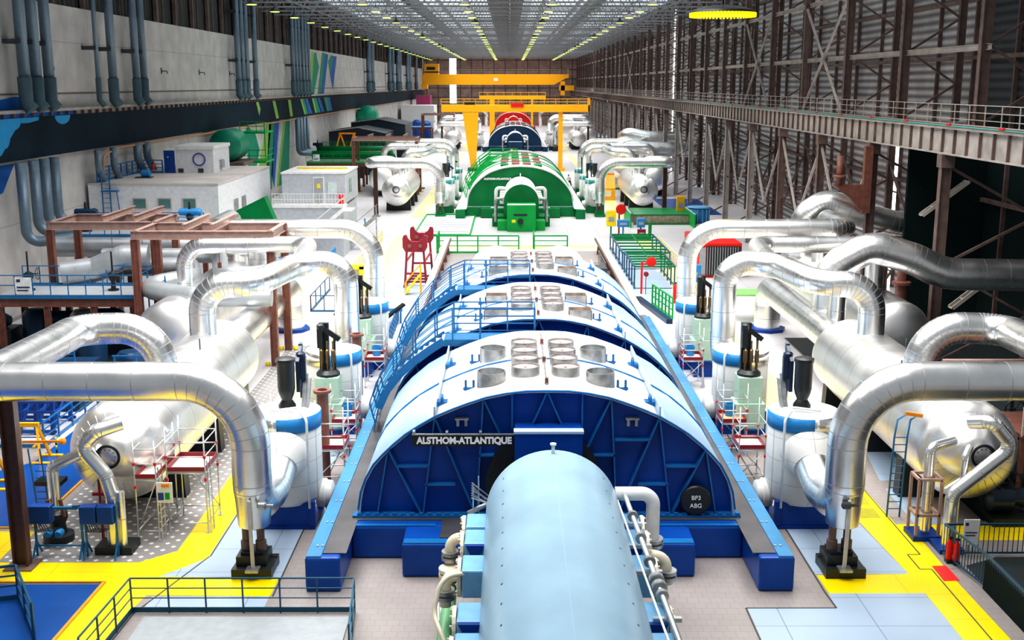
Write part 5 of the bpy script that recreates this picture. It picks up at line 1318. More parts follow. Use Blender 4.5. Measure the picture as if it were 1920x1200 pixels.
m.build('cross_tube', 'steel', r)
# yellow saw horses
for i, (x, y) in enumerate(((-19.6, 40.6), (-19.2, 43.6))):
    r = thing('saw_horse', ('nearer' if i == 0 else 'farther') + ' orange steel saw horse at the left edge behind the column', 'saw horse', (x, y, 0))
    MB().bar((x - .8, y, 1.5), (x + .1, y, 1.5), .16).build('top_bar', 'yellow', r)
    for dx in (-.7, 0):
        for dy in (-.5, .5): MB().bar((x + dx, y, 1.5), (x + dx + .25 * (1 if dx == 0 else -1), y + dy, .06), .1).build('leg', 'yellow', r)
    MB().box(x - .1, x + .75, y - .6, y - .4, 0, .06).box(x - .1, x + .75, y + .4, y + .6, 0, .06).bar((x, y - .5, .7), (x, y + .5, .7), .07).build('foot', 'yellow', r)
r = thing('warning_post', 'yellow and black striped warning post on a round foot', 'post', (-18.3, 43.2, 0))
MB().cyl(-18.3, 43.2, 0, .08, .28, 18).build('foot', 'dkgrey', r)
for k in range(6): MB().cyl(-18.3, 43.2, .08 + k * .17, .25 + k * .17, .035, 10).build('stripe', 'yel' if k % 2 else 'black', r)
# near left: pipes, valves and control boxes
pipe('drain_pipe', 'silver crooked pipe coming out of the left vessel dome and down to the floor', [(-12.6, 34.9, 4.25), (-13.3, 34.5, 4.1), (-13.85, 34.5, 3.6), (-13.1, 34.5, 2.6), (-12.92, 34.5, 1.9), (-12.95, 34.5, .25)], .24, [.3, .4, .4, .4], seg=24)
pipe('drain_pipe', 'thin straight silver pipe in front of the crooked one, left vessel', [(-12.62, 34.35, 2.1), (-12.62, 34.35, .25)], .13, .3, seg=16)
o = MB().box(-13.5, -12.3, 34.1, 35.0, 0, .26).build('pipe_shoe', 'black'); tag(o, 'black steel shoe under the crooked silver pipe', 'pipe shoe')
pipe('drain_pipe', 'slim silver pipe slanting from the left vessel to the tall black valve', [(-13.9, 35.6, 3.15), (-15.25, 35.5, 2.55), (-15.2, 35.4, .9)], .19, .25, seg=20)
r = thing('control_valve', 'tall black valve with brown yoke left of the blue boxes', 'valve', (-15.1, 35.3, 0))
MB().lathe((-15.15, 35.35, 0), (0, 0, 1), [(0, .5), (.25, .5), (.3, .3), (.6, .25), (.8, .34), (1.0, .34), (1.1, .2)], 14).build('body', 'black', r)
MB().bar((-15.45, 35.2, .9), (-15.35, 35.2, 1.5), .1).bar((-14.85, 35.2, .9), (-14.95, 35.2, 1.5), .1).build('yoke', 'brown', r)
for k in (-1, 1): MB().lathe((-15.05 + k * .18, 34.9, .5), (0, -1, 0), [(0, .12), (.2, .14), (.3, .1)], 12).build('hand_knob', 'band', r)
r = thing('pipe_ladder', 'narrow blue ladder frame with orange top beside the slim slanting pipe', 'ladder', (-16.1, 36.3, 0))
m = MB()
for x in (-16.3, -15.9): m.bar((x, 36.6, 0), (x - .05, 36.3, 2.9), .04)
for k in range(9): m.bar((-16.3, 36.6, .25 + k * .25), (-15.9, 36.6, .25 + k * .25), .03)
m.build('frame', 'railblue', r); MB().bar((-16.5, 36.3, 3.15), (-15.2, 36.2, 3.2), .07).lathe((-15.2, 36.2, 3.2), (1, 0, 0), [(0, .1), (.15, .12), (.2, .06)], 10).build('hook', 'orange', r)
MB().box(-16.2, -15.3, 36.2, 36.8, 1.6, 1.75).build('step', 'black', r)
def boxes(x0, x1, y, n, label, legs):
    r = thing('control_boxes', label, 'control box', ((x0 + x1) / 2, y, 0))
    w = (x1 - x0) / n
    for i in range(n):
        b = MB().box(x0 + i * w + .02, x0 + (i + 1) * w - .02, y - .18, y + .18, 1.15, 1.75).build('box', 'bluem', r, bevel=.03)
    for x in legs:
        MB().bar((x, y - .02, 0), (x, y, 1.75), .06).bar((x, y - .4, 0), (x, y, .55), .05).bar((x, y + .35, 0), (x, y, .5), .05).build('leg', 'railblue', r)
    c = MB()
    for i in range(6): c.tube([(x0 + .1 + i * .07, y, 1.15), (x0 + .12 + i * .09, y + .05, .8), (x0 + .35 + i * .11, y + .3, .85)], .015, 6)
    c.build('cable', 'black', r)
    return r
boxes(-15.5, -14.75, 34.1, 1, 'single blue control box on a blue stand left of the silver pipes', (-15.35, -13.85))
r_ = MB().bar((-15.35, 34.1, .35), (-13.85, 34.1, .35), .05).bar((-14.1, 34.1, 1.7), (-13.85, 34.1, 1.7), .05).box(-14.75, -13.95, 34.05, 34.15, 1.6, 1.68).build('stand_bar', 'railblue'); tag(r_, 'blue crossbar of the single control box stand', 'stand bar')
boxes(-13.85, -12.72, 34.05, 2, 'pair of blue control boxes on a blue stand before the crooked silver pipe', (-13.7, -12.7))
r = thing('instrument_valve', 'small dark red instrument valve cluster behind the pair of blue boxes', 'valve', (-13.6, 35.2, 0))
MB().bar((-13.6, 35.2, 0), (-13.6, 35.2, 2.2), .08).bar((-13.85, 35.2, 1.7), (-13.3, 35.2, 1.7), .1).bar((-13.5, 35.2, 1.2), (-13.2, 35.2, 1.4), .08).build('pipework', 'redd', r)
MB().tube([(-13.6, 35.2, 2.1), (-13.55, 35.1, 2.35), (-13.3, 35.1, 2.45)], .05, 8).build('handle', 'black', r)
scaffold(-12.45, -11.75, 35.3, 37.4, 3.5, 2.2, 'narrow scaffold bay touching the left vessel dome with a small notice board', lad=True)
o = MB().box(-11.62, -11.1, 34.9, 34.93, 1.5, 2.2).build('notice_board', 'paper'); tag(o, 'white notice board with coloured marks hung on the scaffold by the left vessel', 'notice board')
MB().box(-11.58, -11.4, 34.88, 34.9, 1.6, 1.85).build('coloured_mark', 'bluem', o); MB().box(-11.35, -11.2, 34.88, 34.9, 1.62, 1.85).build('coloured_mark', 'greenb', o); MB().box(-11.45, -11.2, 34.88, 34.9, 2.05, 2.15).build('coloured_mark', 'orange', o)
# white block building
r = thing('white_block_building', 'white flat roofed block with small green windows by the left wall', 'building', (-27, 85.8, 0))
MB().box(-32.2, -22.3, 85.8, 104.6, 0, 7.45).build('walls', 'whitew', r)
MB().box(-32.2, -22.25, 85.75, 104.6, 7.45, 7.6).build('roof', 'roofb', r)
for x in (-28.3, -26.4, -24.5):
    f = MB().box(x - .55, x + .55, 85.7, 85.8, 5.65, 6.5).build('window_frame', 'beige', r); ROOT[f.name] = ROOT[r.name]
    MB().box(x - .45, x + .45, 85.66, 85.7, 5.73, 6.42).build('window_pane', 'glass', f)
for y in (90.5, 93.2):
    f = MB().box(-22.32, -22.2, y, y + 1.2, 4.7, 5.9).build('window_pane', 'galv', r)
r = thing('roof_cabin', 'small white cabin with a blue ring emblem standing on the white block roof', 'cabin', (-26.7, 96, 7.6))
MB().box(-28.4, -25.2, 96, 101.5, 7.6, 9.6).build('walls', 'whitew', r); MB().box(-28.5, -25.1, 95.9, 101.6, 9.6, 9.9).build('roof', 'white', r)
MB().tube([(-26.4 + .5 * math.cos(a), 95.95, 8.75 + .5 * math.sin(a)) for a in [2 * PI * i / 32 for i in range(33)]], .06, 8, caps=False).build('ring_emblem', 'violet', r)
for x in (-28.0, -26.3): MB().box(x - .22, x + .22, 95.94, 96.0, 7.65, 7.98).build('air_grille', 'dkgrey', r)
MB().box(-25.2, -24.95, 98, 98.8, 7.9, 8.6).build('wall_unit', 'grey', r)
r = thing('blue_door', 'dark blue door leaf beside the small roof cabin', 'door leaf', (-29.2, 96.1, 7.6))
MB().box(-29.4, -28.5, 96.0, 96.1, 7.6, 9.5).build('door_leaf', 'bluem', r); MB().box(-29.1, -29.0, 95.98, 96.0, 8.9, 9.0).build('door_sign', 'paper', r)
r = thing('fire_extinguisher', 'small red extinguisher on the railing left of the blue door', 'extinguisher', (-30.2, 95.5, 7.9))
MB().lathe((-30.2, 95.5, 7.9), (0, 0, 1), [(0, .11), (.5, .11), (.6, .04)], 12).build('cylinder', 'red', r); MB().box(-30.25, -30.1, 95.4, 95.5, 8.5, 8.58).build('valve_head', 'black', r)
railing('roof_rail', 'blue railing along the left edge of the white block roof', [(-31.6, 86.2, 7.6), (-31.6, 95.8, 7.6), (-29.5, 95.8, 7.6)], 1.1, 'railblue', 1.3, .05)
r = thing('cat_ladder', 'blue caged ladder at the left corner of the white block', 'ladder', (-30.6, 85.4, 2))
m = MB()
for x in (-31.0, -30.4): m.bar((x, 85.4, 1.5), (x, 85.4, 8.6), .08)
for k in range(18): m.bar((-31, 85.4, 1.7 + k * .37), (-30.4, 85.4, 1.7 + k * .37), .04)
m.build('ladder', 'railblue', r); MB().box(-31.0, -29.8, 85.1, 85.7, 7.0, 7.1).box(-31.0, -29.6, 85.1, 85.7, 4.8, 4.88).bar((-29.9, 85.4, 7), (-29.7, 85.4, 4.8), .06).build('rest_step', 'railblue', r)
r = thing('roof_fan', 'small blue fan unit lying on the white block roof', 'fan', (-29.8, 91, 7.6))
MB().lathe((-29.8, 91, 7.95), (1, 0, 0), [(0, .15), (.1, .3), (.7, .3), (.8, .15)], 14).build('motor', 'band', r); MB().box(-30.2, -28.9, 90.6, 91.4, 7.6, 7.68).build('base', 'dkgrey', r)
# green slanted plate
r = thing('green_hopper', 'green slanting steel plate on legs beside the white block', 'hopper', (-19.3, 84, 0))
MB().add([(-22.0, 83.5, 5.0), (-18.3, 83.5, 6.8), (-17.6, 83.5, 5.0), (-17.5, 83.5, 4.3), (-22.0, 83.5, 4.3), (-22.0, 84.6, 5.0), (-18.3, 84.6, 6.8), (-17.6, 84.6, 5.0), (-17.5, 84.6, 4.3), (-22.0, 84.6, 4.3)],
    [(0, 4, 3, 2, 1), (5, 6, 7, 8, 9), (0, 1, 6, 5), (1, 2, 7, 6), (2, 3, 8, 7), (3, 4, 9, 8), (4, 0, 5, 9)]).build('plate', 'green', r)
for x in (-21.8, -17.8): MB().bar((x, 84, 0), (x, 84, 4.4), .15).build('leg', 'green', r)
# grey two storey hut
r = thing('site_hut', 'light grey two storey site hut with yellow roof edge and a balcony', 'hut', (-17.4, 100, 0))
MB().box(-20.3, -14.6, 100, 108, 4.6, 7.2).build('upper_cabin', 'hutg', r, bevel=.05); MB().box(-20.9, -14.7, 98.6, 107.5, 0, 4.35).build('lower_cabin', 'hutg', r, bevel=.05)
MB().box(-20.35, -14.55, 99.95, 108, 7.2, 7.35).build('roof', 'white', r); MB().box(-19.6, -15.0, 103.9, 104.1, 7.35, 7.5).build('roof_edge', 'yel', r)
MB().box(-20.9, -14.5, 98.5, 100, 4.35, 4.6).build('balcony', 'white', r)
d = MB().box(-17.5, -16.5, 99.93, 100, 4.6, 6.95).build('door', 'white', r); ROOT[d.name] = ROOT[r.name]
MB().box(-17.4, -16.6, 99.88, 99.93, 4.65, 6.85).build('door_panel', 'grey', d); MB().box(-17.15, -16.85, 99.84, 99.88, 5.95, 6.35).build('door_notice', 'yel', d)
MB().box(-16.2, -15.4, 99.94, 100, 5.4, 6.5).build('window_pane', 'paleg', r); MB().box(-14.62, -14.55, 102, 103.5, 5.4, 6.6).build('window_pane', 'glass', r)
rl = MB()
for k in (.5, 1.0): rl.bar((-20.9, 98.5, 4.6 + k), (-14.5, 98.5, 4.6 + k), .05)
for i in range(24): rl.bar((-20.9 + i * .278, 98.5, 4.6), (-20.9 + i * .278, 98.5, 5.6), .03)
rl.build('balcony_rail', 'white', r)
o = thing('fire_extinguisher', 'red extinguisher pair on the grey hut balcony', 'extinguisher', (-15.0, 99.6, 4.6))
for x in (-15.15, -14.9): MB().lathe((x, 99.6, 4.6), (0, 0, 1), [(0, .12), (.7, .12), (.85, .04)], 12).build('cylinder', 'red', o)
r = thing('external_stair', 'white steel stair descending in front of the grey hut', 'stair', (-16, 96, 0))
m = MB()
for y in (96.2, 97.4): m.bar((-14.4, y, 4.4), (-19.6, y, .2), .08, .3); m.bar((-14.4, y, 5.4), (-19.6, y, 1.2), .06)
for i in range(14): m.box(-19.4 + i * .36, -19.1 + i * .36, 96.2, 97.4, .3 + i * .3, .34 + i * .3)
m.box(-14.6, -13.6, 96.2, 98.5, 4.3, 4.4)
m.build('flight', 'white', r)
r = thing('external_stair', 'pale steel stair with handrails between the grey hut and the green unit vessel', 'stair', (-13.6, 104, 0))
m = MB()
for y in (102.0, 103.4): m.bar((-15.8, y, .2), (-12.2, y, 3.2), .08, .3); m.bar((-15.8, y, 1.2), (-12.2, y, 4.2), .06)
for i in range(11): m.box(-15.7 + i * .32, -15.4 + i * .32, 102, 103.4, .3 + i * .27, .34 + i * .27)
m.bar((-12.2, 102, 0), (-12.2, 102, 4.2), .1)
m.build('flight', 'galv', r)
railing('guard_rail', 'bright blue railings at the foot of the white hut stair', [(-19.6, 92, 0), (-15.0, 92, 0), (-15.0, 95.5, 0)], 1.3, 'skyb', .5, .04)
railing('guard_rail', 'pale yellow railing beside the yellow walkway left of the white floor', [(-12.4, 108, 0), (-12.4, 88, 0)], 1.1, 'pyelp', 1.2, .04, kick=False)
railing('guard_rail', 'pale yellow railing beside the yellow walkway right of the white floor', [(13.9, 104, 0), (13.9, 82, 0)], 1.1, 'pyelp', 1.2, .04, kick=False)
for i, y in enumerate((105.5, 98.5, 96)):
    o = MB().bar((-13.6 + i * .6, y, 0), (-13.7 + i * .6, y, 2.6), .12).build('blue_pole', 'band'); tag(o, 'upright bright blue pole near the hut stair', 'pole', 'bright blue poles near the hut stair')
# dark machine covers far left
for i, (x0, x1, y0, z) in enumerate(((-30.3, -20.6, 190, 7.6), (-28.5, -18.8, 204, 8.6))):
    o = thing('machine_cover', ('nearer' if i == 0 else 'taller rear') + ' black machine cover with sloping roof behind the green pipework', 'cover', ((x0 + x1) / 2, y0, 0))
    MB().prism([(x0, 0), (x1, 0), (x1, z - .6), ((x0 + x1) / 2, z + .3), (x0, z - .3)], 1, y0, y0 + 14).build('cover', 'navydk', o)
    MB().bar((x0, y0 - .05, z - .3), ((x0 + x1) / 2, y0 - .05, z + .35), .18).bar(((x0 + x1) / 2, y0 - .05, z + .35), (x1, y0 - .05, z - .6), .18).build('roof_edge', 'galv', o)
r = thing('orange_trestle', 'orange A shaped lifting trestle in front of the dark covers', 'trestle', (-26.8, 184, 0))
for x in (-28.4, -26.2): MB().bar((x, 184, 4.2), (x + .9, 184, 7.2), .22).bar((x + 1.9, 184, 4.2), (x + .9, 184, 7.2), .22).build('a_frame', 'orange', r)
MB().bar((-27.7, 184, 7.2), (-25.0, 184, 7.2), .25).build('top_beam', 'orange', r); MB().box(-29, -24, 183.5, 184.5, 0, 4.2).build('stand', 'navydk', r)
for i, (y, z, rr, m_) in enumerate(((121, 8.6, 1.7, 'tealg'), (241, 8.4, 2.2, 'tealg'))):
    r = thing('wall_tank', ('nearer' if i == 0 else 'farther') + ' teal green round tank under the left wall beam', 'tank', (-30.4, y, z - 3))
    MB().lathe((-30.3, y - 1.5, z), (0, 1, 0), [(0, .1), (.3, rr * .7), (.9, rr), (5, rr), (5.5, .5)], 28).build('tank_shell', m_, r)
    MB().box(-32.2, -28.2, y - 1.5, y + 5, z - rr - .4, z - rr).build('bracket_deck', 'rust', r)
r = thing('wall_gallery', 'green railed gallery hanging at the near teal tank', 'gallery', (-28.8, 123, 6.6))
MB().box(-29.6, -26.9, 124.5, 129, 6.5, 6.7).build('deck', 'greenb', r)
m = MB()
for k in (.6, 1.2): m.bar((-29.6, 124.5, 6.7 + k), (-26.9, 124.5, 6.7 + k), .07).bar((-26.9, 124.5, 6.7 + k), (-26.9, 129, 6.7 + k), .07)
for x in (-29.6, -28.7, -27.8, -26.9): m.bar((x, 124.5, 6.7), (x, 124.5, 7.9), .07); m.bar((x, 124.5, 9.9), (x, 124.5, 11), .07)
m.box(-29.6, -26.9, 124.5, 129, 9.7, 9.9).bar((-26.9, 124.5, 6.7), (-26.9, 124.5, 11), .1)
for k in (.6, 1.1): m.bar((-29.6, 124.5, 9.9 + k), (-26.9, 124.5, 9.9 + k), .07)
m.build('rail', 'greenb', r)
MB().bar((-30, 127, 0), (-30, 127, 6.5), .3).bar((-27.2, 127, 0), (-27.2, 127, 6.5), .3).build('leg', 'rust', r)
# green pipework lying on the platforms of the green unit
for i, (y, z) in enumerate(((160.5, 5.2), (165.5, 5.6))):
    pipe('header_pipe', ('front' if i == 0 else 'rear') + ' green header pipe lying along the green platforms', [(-28, y, z), (-18.2, y, z), (-17.2, y, z - 1), (-17.2, y, 0)], .55, .9, 'green', seams=False, seg=20)
for i, (x, y) in enumerate(((-27.5, 298), (-22, 298), (-25, 306))):
    o = MB().lathe((x, y, 0), (0, 0, 1), [(0, 1.3), (5, 1.3), (5.6, .7), (5.7, .2)], 18).build('far_tank', 'bluem'); tag(o, 'bright blue tank far off beside the navy turbine', 'tank', 'far blue tanks')
o = MB().box(-31.5, -22, 330, 344, 0, 9).build('far_cabin', 'white'); tag(o, 'white cabin block far off by the left wall', 'cabin')
o = MB().box(-30.5, -26, 372, 380, 0, 11.5).build('far_pillar', 'magenta'); tag(o, 'magenta painted pillar near the far end of the left wall', 'pillar')
M['dkb'] = mat('dark machine blue', (.01, .025, .045), .35); M['lgreen'] = mat('light green paint', (.22, .50, .16), .45); M['raildark2'] = mat('teal blue rail', (.005, .09, .15), .4); M['hatch'] = mat('grey hatch plate', (.36, .39, .41), .4)
# ================================================================== RIGHT SIDE, MIDDLE AND CRANES
pipe('drain_pipe', 'silver pipe slanting from the right vessel dome down to the floor', [(15.05, 35.1, 4.2), (15.5, 34.5, 4.4), (16.25, 34.5, 3.55), (14.42, 34.5, 1.95), (14.40, 34.5, .15)], .23, [.3, .4, .45], seg=24)
o = MB().box(14.0, 14.8, 34.1, 35.1, 0, .16).build('pipe_shoe', 'blued'); tag(o, 'dark blue foot under the slanting silver pipe on the right', 'pipe shoe')
pipe('drain_pipe', 'thin silver pipe from the right vessel dome into the brown frame', [(14.9, 35.9, 3.3), (13.97, 35.5, 3.2), (13.97, 35.5, .3)], .16, .25, seg=18)
pipe('drain_pipe', 'small silver hook pipe under the right vessel dome', [(15.15, 35.2, 3.3), (14.9, 34.9, 3.1), (14.9, 34.9, 2.3), (14.4, 35.0, 1.9)], .12, .2, seg=14)
r = thing('square_stand', 'brown square steel frame round the thin silver pipe at the right vessel', 'frame', (13.97, 35.6, 0))
MB().box(13.5, 14.45, 35.15, 36.1, 0, .18).build('base', 'blued', r)
m = MB()
for x in (13.6, 14.35):
    for y in (35.25, 36.0): m.bar((x, y, .18), (x, y, 2.15), .09)
for z in (.9, 2.15):
    m.bar((13.6, 35.25, z), (14.35, 35.25, z), .09).bar((13.6, 36, z), (14.35, 36, z), .09).bar((13.6, 35.25, z), (13.6, 36, z), .09).bar((14.35, 35.25, z), (14.35, 36, z), .09)
m.build('frame_bars', 'brownl', r)
r = thing('access_ladder', 'tall dark blue ladder with hoop top beside the right vessel', 'ladder', (13.5, 37.3, 0))
m = MB()
for x in (13.35, 13.8): m.tube([(x, 37.4, 0), (x, 37.2, 3.0), (x + .1, 37.3, 3.6), (x + .5, 37.6, 3.7)], .035, 8)
for k in range(11): m.bar((13.35, 37.4 - k * .02, .3 + k * .27), (13.8, 37.4 - k * .02, .3 + k * .27), .03)
m.build('ladder', 'railblue', r); MB().bar((13.7, 37.3, 3.85), (14.3, 37.3, 3.75), .12).build('orange_hook', 'orange', r)
# dark cage fence and machines lower right
r = thing('cage_fence', 'dark blue bar fence at the lower right corner', 'fence', (16, 33.1, 0))
m = MB()
P = [(20, 34.0), (14.05, 34.0), (14.4, 31.6), (14.4, 26)]
for a, b in zip(P, P[1:]):
    m.bar((*a, 1.1), (*b, 1.1), .06).bar((*a, .12), (*b, .12), .05)
    L = (Vector(b) - Vector(a)).length; n = int(L / .16)
    for i in range(n): t = i / n; m.bar((a[0] + (b[0] - a[0]) * t, a[1] + (b[1] - a[1]) * t, .1), (a[0] + (b[0] - a[0]) * t, a[1] + (b[1] - a[1]) * t, 1.1), .022)
m.build('bars', 'raildark', r)
MB().box(14.36, 14.44, 26, 31.6, 0, .9).build('solid_panel', 'dark', r)
floor_d = paint('pit_and_shade_floor', [(14.5, 33.9), (14.5, 24), (24, 24), (24, 33.9)], 'pdark', .007)
paint('floor_tile_area', [(13.9, 35.2), (13.85, 33), (14.05, 33), (16.5, 34.3), (16.5, 35.2)], 'floor', .009)
r = thing('notice_board', 'white notice board with small print leaning on the dark fence', 'notice board', (14.9, 33.8, .5))
MB().box(14.62, 15.12, 33.88, 33.92, .45, 1.3).build('board', 'paper', r); MB().box(14.66, 14.76, 33.86, 33.88, 1.1, 1.2).box(14.68, 15.05, 33.86, 33.88, .85, .88).box(14.68, 15.0, 33.86, 33.88, .75, .78).build('print', 'ink', r)
for i, x in enumerate((14.05, 14.22)):
    r = thing('fire_extinguisher', ('left' if i == 0 else 'right') + ' red fire extinguisher of the pair at the fence corner', 'extinguisher', (x, 33.5 - .15 * i, .12))
    MB().lathe((x, 33.5 - .15 * i, .12), (0, 0, 1), [(0, .09), (.02, .1), (.55, .1), (.66, .04), (.7, .04)], 16).build('cylinder', 'red', r)
    MB().box(x - .05, x + .06, 33.44 - .15 * i, 33.52 - .15 * i, .82, .9).build('valve_head', 'black', r)
    MB().box(x - .1, x + .1, 33.38 - .15 * i, 33.62 - .15 * i, 0, .12).build('stand', 'black', r)
for i, (x, y, w_, h) in enumerate(((17.4, 37.2, 1.4, 1.8), (18.2, 32.2, 2.2, 1.6), (19.4, 39, 2.0, 2.4), (20.5, 44, 2.5, 2.6), (19.0, 49, 2.2, 2.2))):
    r = thing('dark_pump_set', 'dark machine in the shade right of the vessels, ' + ['just behind the yellow crosswalk', 'inside the dark fence', 'second one back', 'third one back', 'fourth one back'][i], 'pump set', (x, y, 0))
    MB().box(x - w_ / 2, x + w_ / 2, y - .8, y + .8, 0, .3).build('skid', 'black', r)
    MB().lathe((x - w_ / 2, y, h * .45), (1, 0, 0), [(0, .3), (.1, .5), (w_ * .6, .5), (w_ * .65, .3), (w_, .3)], 20).build('casing', 'dkb', r)
    m = MB().bar((x, y, h * .5), (x, y, h), .1)
    pts = [(x + .4 * math.cos(a), y - .3, h * .8 + .4 * math.sin(a)) for a in [2 * PI * k / 20 for k in range(21)]]; m.tube(pts, .03, 6, caps=False)
    for k in range(3): a = k * PI / 3; m.bar((x + .4 * math.cos(a), y - .3, h * .8 + .4 * math.sin(a)), (x - .4 * math.cos(a), y - .3, h * .8 - .4 * math.sin(a)), .025)
    m.bar((x, y, h * .8), (x, y - .3, h * .8), .06).build('handwheel', 'black', r)
r = thing('steel_gallery', 'rusty brown steel gallery with pale handrails right of the near vessel', 'gallery', (20.3, 37, 0))
MB().box(18.4, 23.5, 38.5, 41.5, 2.5, 2.65).build('deck', 'brown', r)
for x in (18.5, 20.9, 23.3): MB().bar((x, 38.6, 0), (x, 38.6, 2.5), .16).build('leg', 'brown', r)
m = MB()
for z in (3.0, 3.35, 3.7): m.tube([(18.4, 38.5, z), (23.5, 38.5, z)], .035, 8)
for x in (18.4, 19.7, 21, 22.3, 23.5): m.bar((x, 38.5, 2.6), (x, 38.5, 3.7), .05)
m.bar((18.4, 41.4, 4.6), (21.5, 38.2, 3.6), .07)
m.build('handrail', 'beige', r)
m = MB()
for k in range(3): m.tube([(19.5, 47 + k, 2.0 + k * .4), (24, 47 + k, 2.0 + k * .4)], .09, 8)
tag(m.build('thin_pipes', 'brownl'), 'three thin brown pipes in the dark behind the near right loop pipe', 'pipes', kind='stuff')
# large ducts from the right
duct('very large silver duct rising from the vessel rear and snaking off to the right', [(16.6, 57.5, 2.6), (16.6, 57.5, 5.6), (18.6, 57.3, 6.85), (20.8, 57, 6.2), (22.3, 56.8, 5.45), (29, 56.5, 5.4)], .82, [1.6, 1.6, 3.0, 3.0], 'alum', 40)
duct('second large silver duct higher and farther back, running right behind a column', [(19.0, 73.0, 4.0), (19.3, 73.0, 6.6), (20.6, 72.8, 7.55), (23.0, 72.4, 6.6), (25.0, 72.2, 6.1), (29, 72.0, 6.1)], .88, [1.2, 1.3, 3.0, 3.0], 'alum', 36)
duct('silver duct with a rounded end running right beyond the green unit', [(17.8, 176, 6.9), (18.3, 174, 7.4), (21.0, 173, 6.9), (26, 173, 6.8)], 1.15, 1.5, 'alum', 24)
duct('long silver duct with a kink running right of the green unit pipes', [(14.5, 160, 5.6), (16.8, 158.5, 6.6), (19.2, 158, 6.2), (26, 158, 6.0)], 1.0, 1.5, 'alum', 24)
pipe('down_pipe', 'shiny vertical silver pipe behind the S bend on the right', [(16.4, 55.0, .1), (16.4, 55.0, 5.2)], .42, 1, seg=28)
pipe('down_pipe', 'dark vertical pipe standing under the large right duct', [(19.3, 58.5, .1), (19.3, 58.5, 5.9)], .5, 1, seg=24)
r = thing('valve_column', 'red brown valve column with flange under the large right duct', 'valve', (21.3, 60, 0))
MB().lathe((21.3, 60, 0), (0, 0, 1), [(0, .3), (2.4, .3), (2.45, .7), (2.75, .75), (2.8, .35), (4.3, .3), (4.35, .5), (4.5, .5), (4.55, .25), (5.2, .25)], 20).build('body', 'brown', r)
for i, (a, b) in enumerate((((24.2, 60, 3.0), (26.6, 60, 5.0)), ((24.4, 66, 7.4), (27, 66, 9.4)))):
    r = thing('ladder_section', ('lower' if i == 0 else 'upper') + ' slanting stair ladder lit in the dark on the right', 'ladder', a)
    m = MB(); av, bv = Vector(a), Vector(b)
    for dy in (0, .5): m.bar(av + Vector((0, dy, 0)), bv + Vector((0, dy, 0)), .06, .2)
    for k in range(5): q = av + (bv - av) * k / 4; m.bar(q, q + Vector((0, .5, 0)), .14, .04)
    m.build('stair_ladder', 'beige' , r)
# red container, green table, vessels behind
r = thing('red_container', 'red louvred cooling container beyond the right pipes', 'container', (16.6, 88, 0))
MB().box(14.9, 18.3, 87.5, 95, 0, 2.75).build('shell', 'red', r, bevel=.06)
MB().box(15.5, 18.2, 87.4, 87.5, .2, 2.5).build('louvre_panel', 'black', r)
m = MB()
for k in range(13): m.box(15.55 + k * .2, 15.6 + k * .2, 87.35, 87.42, .25, 2.45)
m.build('louvres', 'grey', r); MB().box(14.95, 15.45, 87.42, 87.5, .3, 2.4).build('side_door', 'grey', r)
r = thing('green_table', 'light green steel work table on the right behind the middle pipe', 'table', (15.8, 71, 0))
MB().box(14.1, 17.2, 70.3, 72.4, 1.75, 1.85).build('table_top', 'lgreen', r)
for x in (14.2, 17.1):
    for y in (70.4, 72.3): MB().bar((x, y, 0), (x, y, 1.75), .1).build('leg', 'lgreen', r)
o = thing('black_box', 'small black box on the floor by the green table', 'box', (16.5, 69.5, 0)); MB().box(16.1, 16.9, 69.2, 69.9, 0, .8).build('box_body', 'black', o, bevel=.04); MB().box(16.3, 16.7, 69.45, 69.65, .8, .88).build('handle', 'dkgrey', o)
r = thing('blue_drum', 'pale blue ribbed round drum by the right columns', 'drum', (20.9, 124, 0))
MB().cyl(20.9, 124, 0, 1.6, 1.2, 28).build('drum_body', 'band', r)
m = MB()
for k in range(14): a = 2 * PI * k / 14; m.bar((20.9 + 1.22 * math.cos(a), 124 + 1.22 * math.sin(a), .1), (20.9 + 1.22 * math.cos(a), 124 + 1.22 * math.sin(a), 1.5), .12)
m.cyl(20.9, 124, 1.6, 1.75, 1.25, 28).build('ribs_and_lid', 'cool', r)
r = thing('raised_base', 'beige walled raised base with green edge in front of the green unit vessel', 'base', (17, 122, 0))
MB().box(13.6, 20.3, 122, 128.6, 0, 1.0).build('base_block', 'pit', r); MB().box(13.5, 20.4, 121.9, 128.7, 1.0, 1.1).box(13.5, 20.4, 121.6, 121.95, 0, .12).build('base_edge', 'green', r)
for i, (x, y) in enumerate(((12.9, 119), (19.6, 118))):
    r = thing('green_screen', ('left' if i == 0 else 'right') + ' slanting green screen panel near the raised beige base', 'screen', (x, y, 0))
    MB().prism([(y, 0), (y + 7, 0), (y + 7, 1.5), (y, 1.5)], 0, x - .06, x + .06).build('panel', 'greenb', r); MB().bar((x, y, 1.55), (x, y + 7, 1.55), .1).build('top_edge', 'lblue', r)
def bigbox(name, label, cat, x, y, w_, d, h, m, post=None, z0=0):
    r = thing(name, label, cat, (x, y, 0))
    MB().box(x - w_ / 2, x + w_ / 2, y - d / 2, y + d / 2, z0, z0 + h).build('body', m, r, bevel=.05)
    MB().box(x - w_ / 2 * .6, x + w_ / 2 * .6, y - d / 2 - .02, y - d / 2, z0 + h * .3, z0 + h * .6).build('face_plate', 'grey', r)
    if z0: MB().bar((x, y, 0), (x, y, z0), .15).build('post', post or m, r)
    return r
bigbox('orange_cabinet', 'orange yellow cabinet on a post by the right columns', 'cabinet', 19.2, 126, .9, .6, 1.8, 'yellow', 'rust', .9)
r = thing('yellow_machine', 'orange yellow machine between the green unit pipes and vessel', 'machine', (12.9, 151, 0))
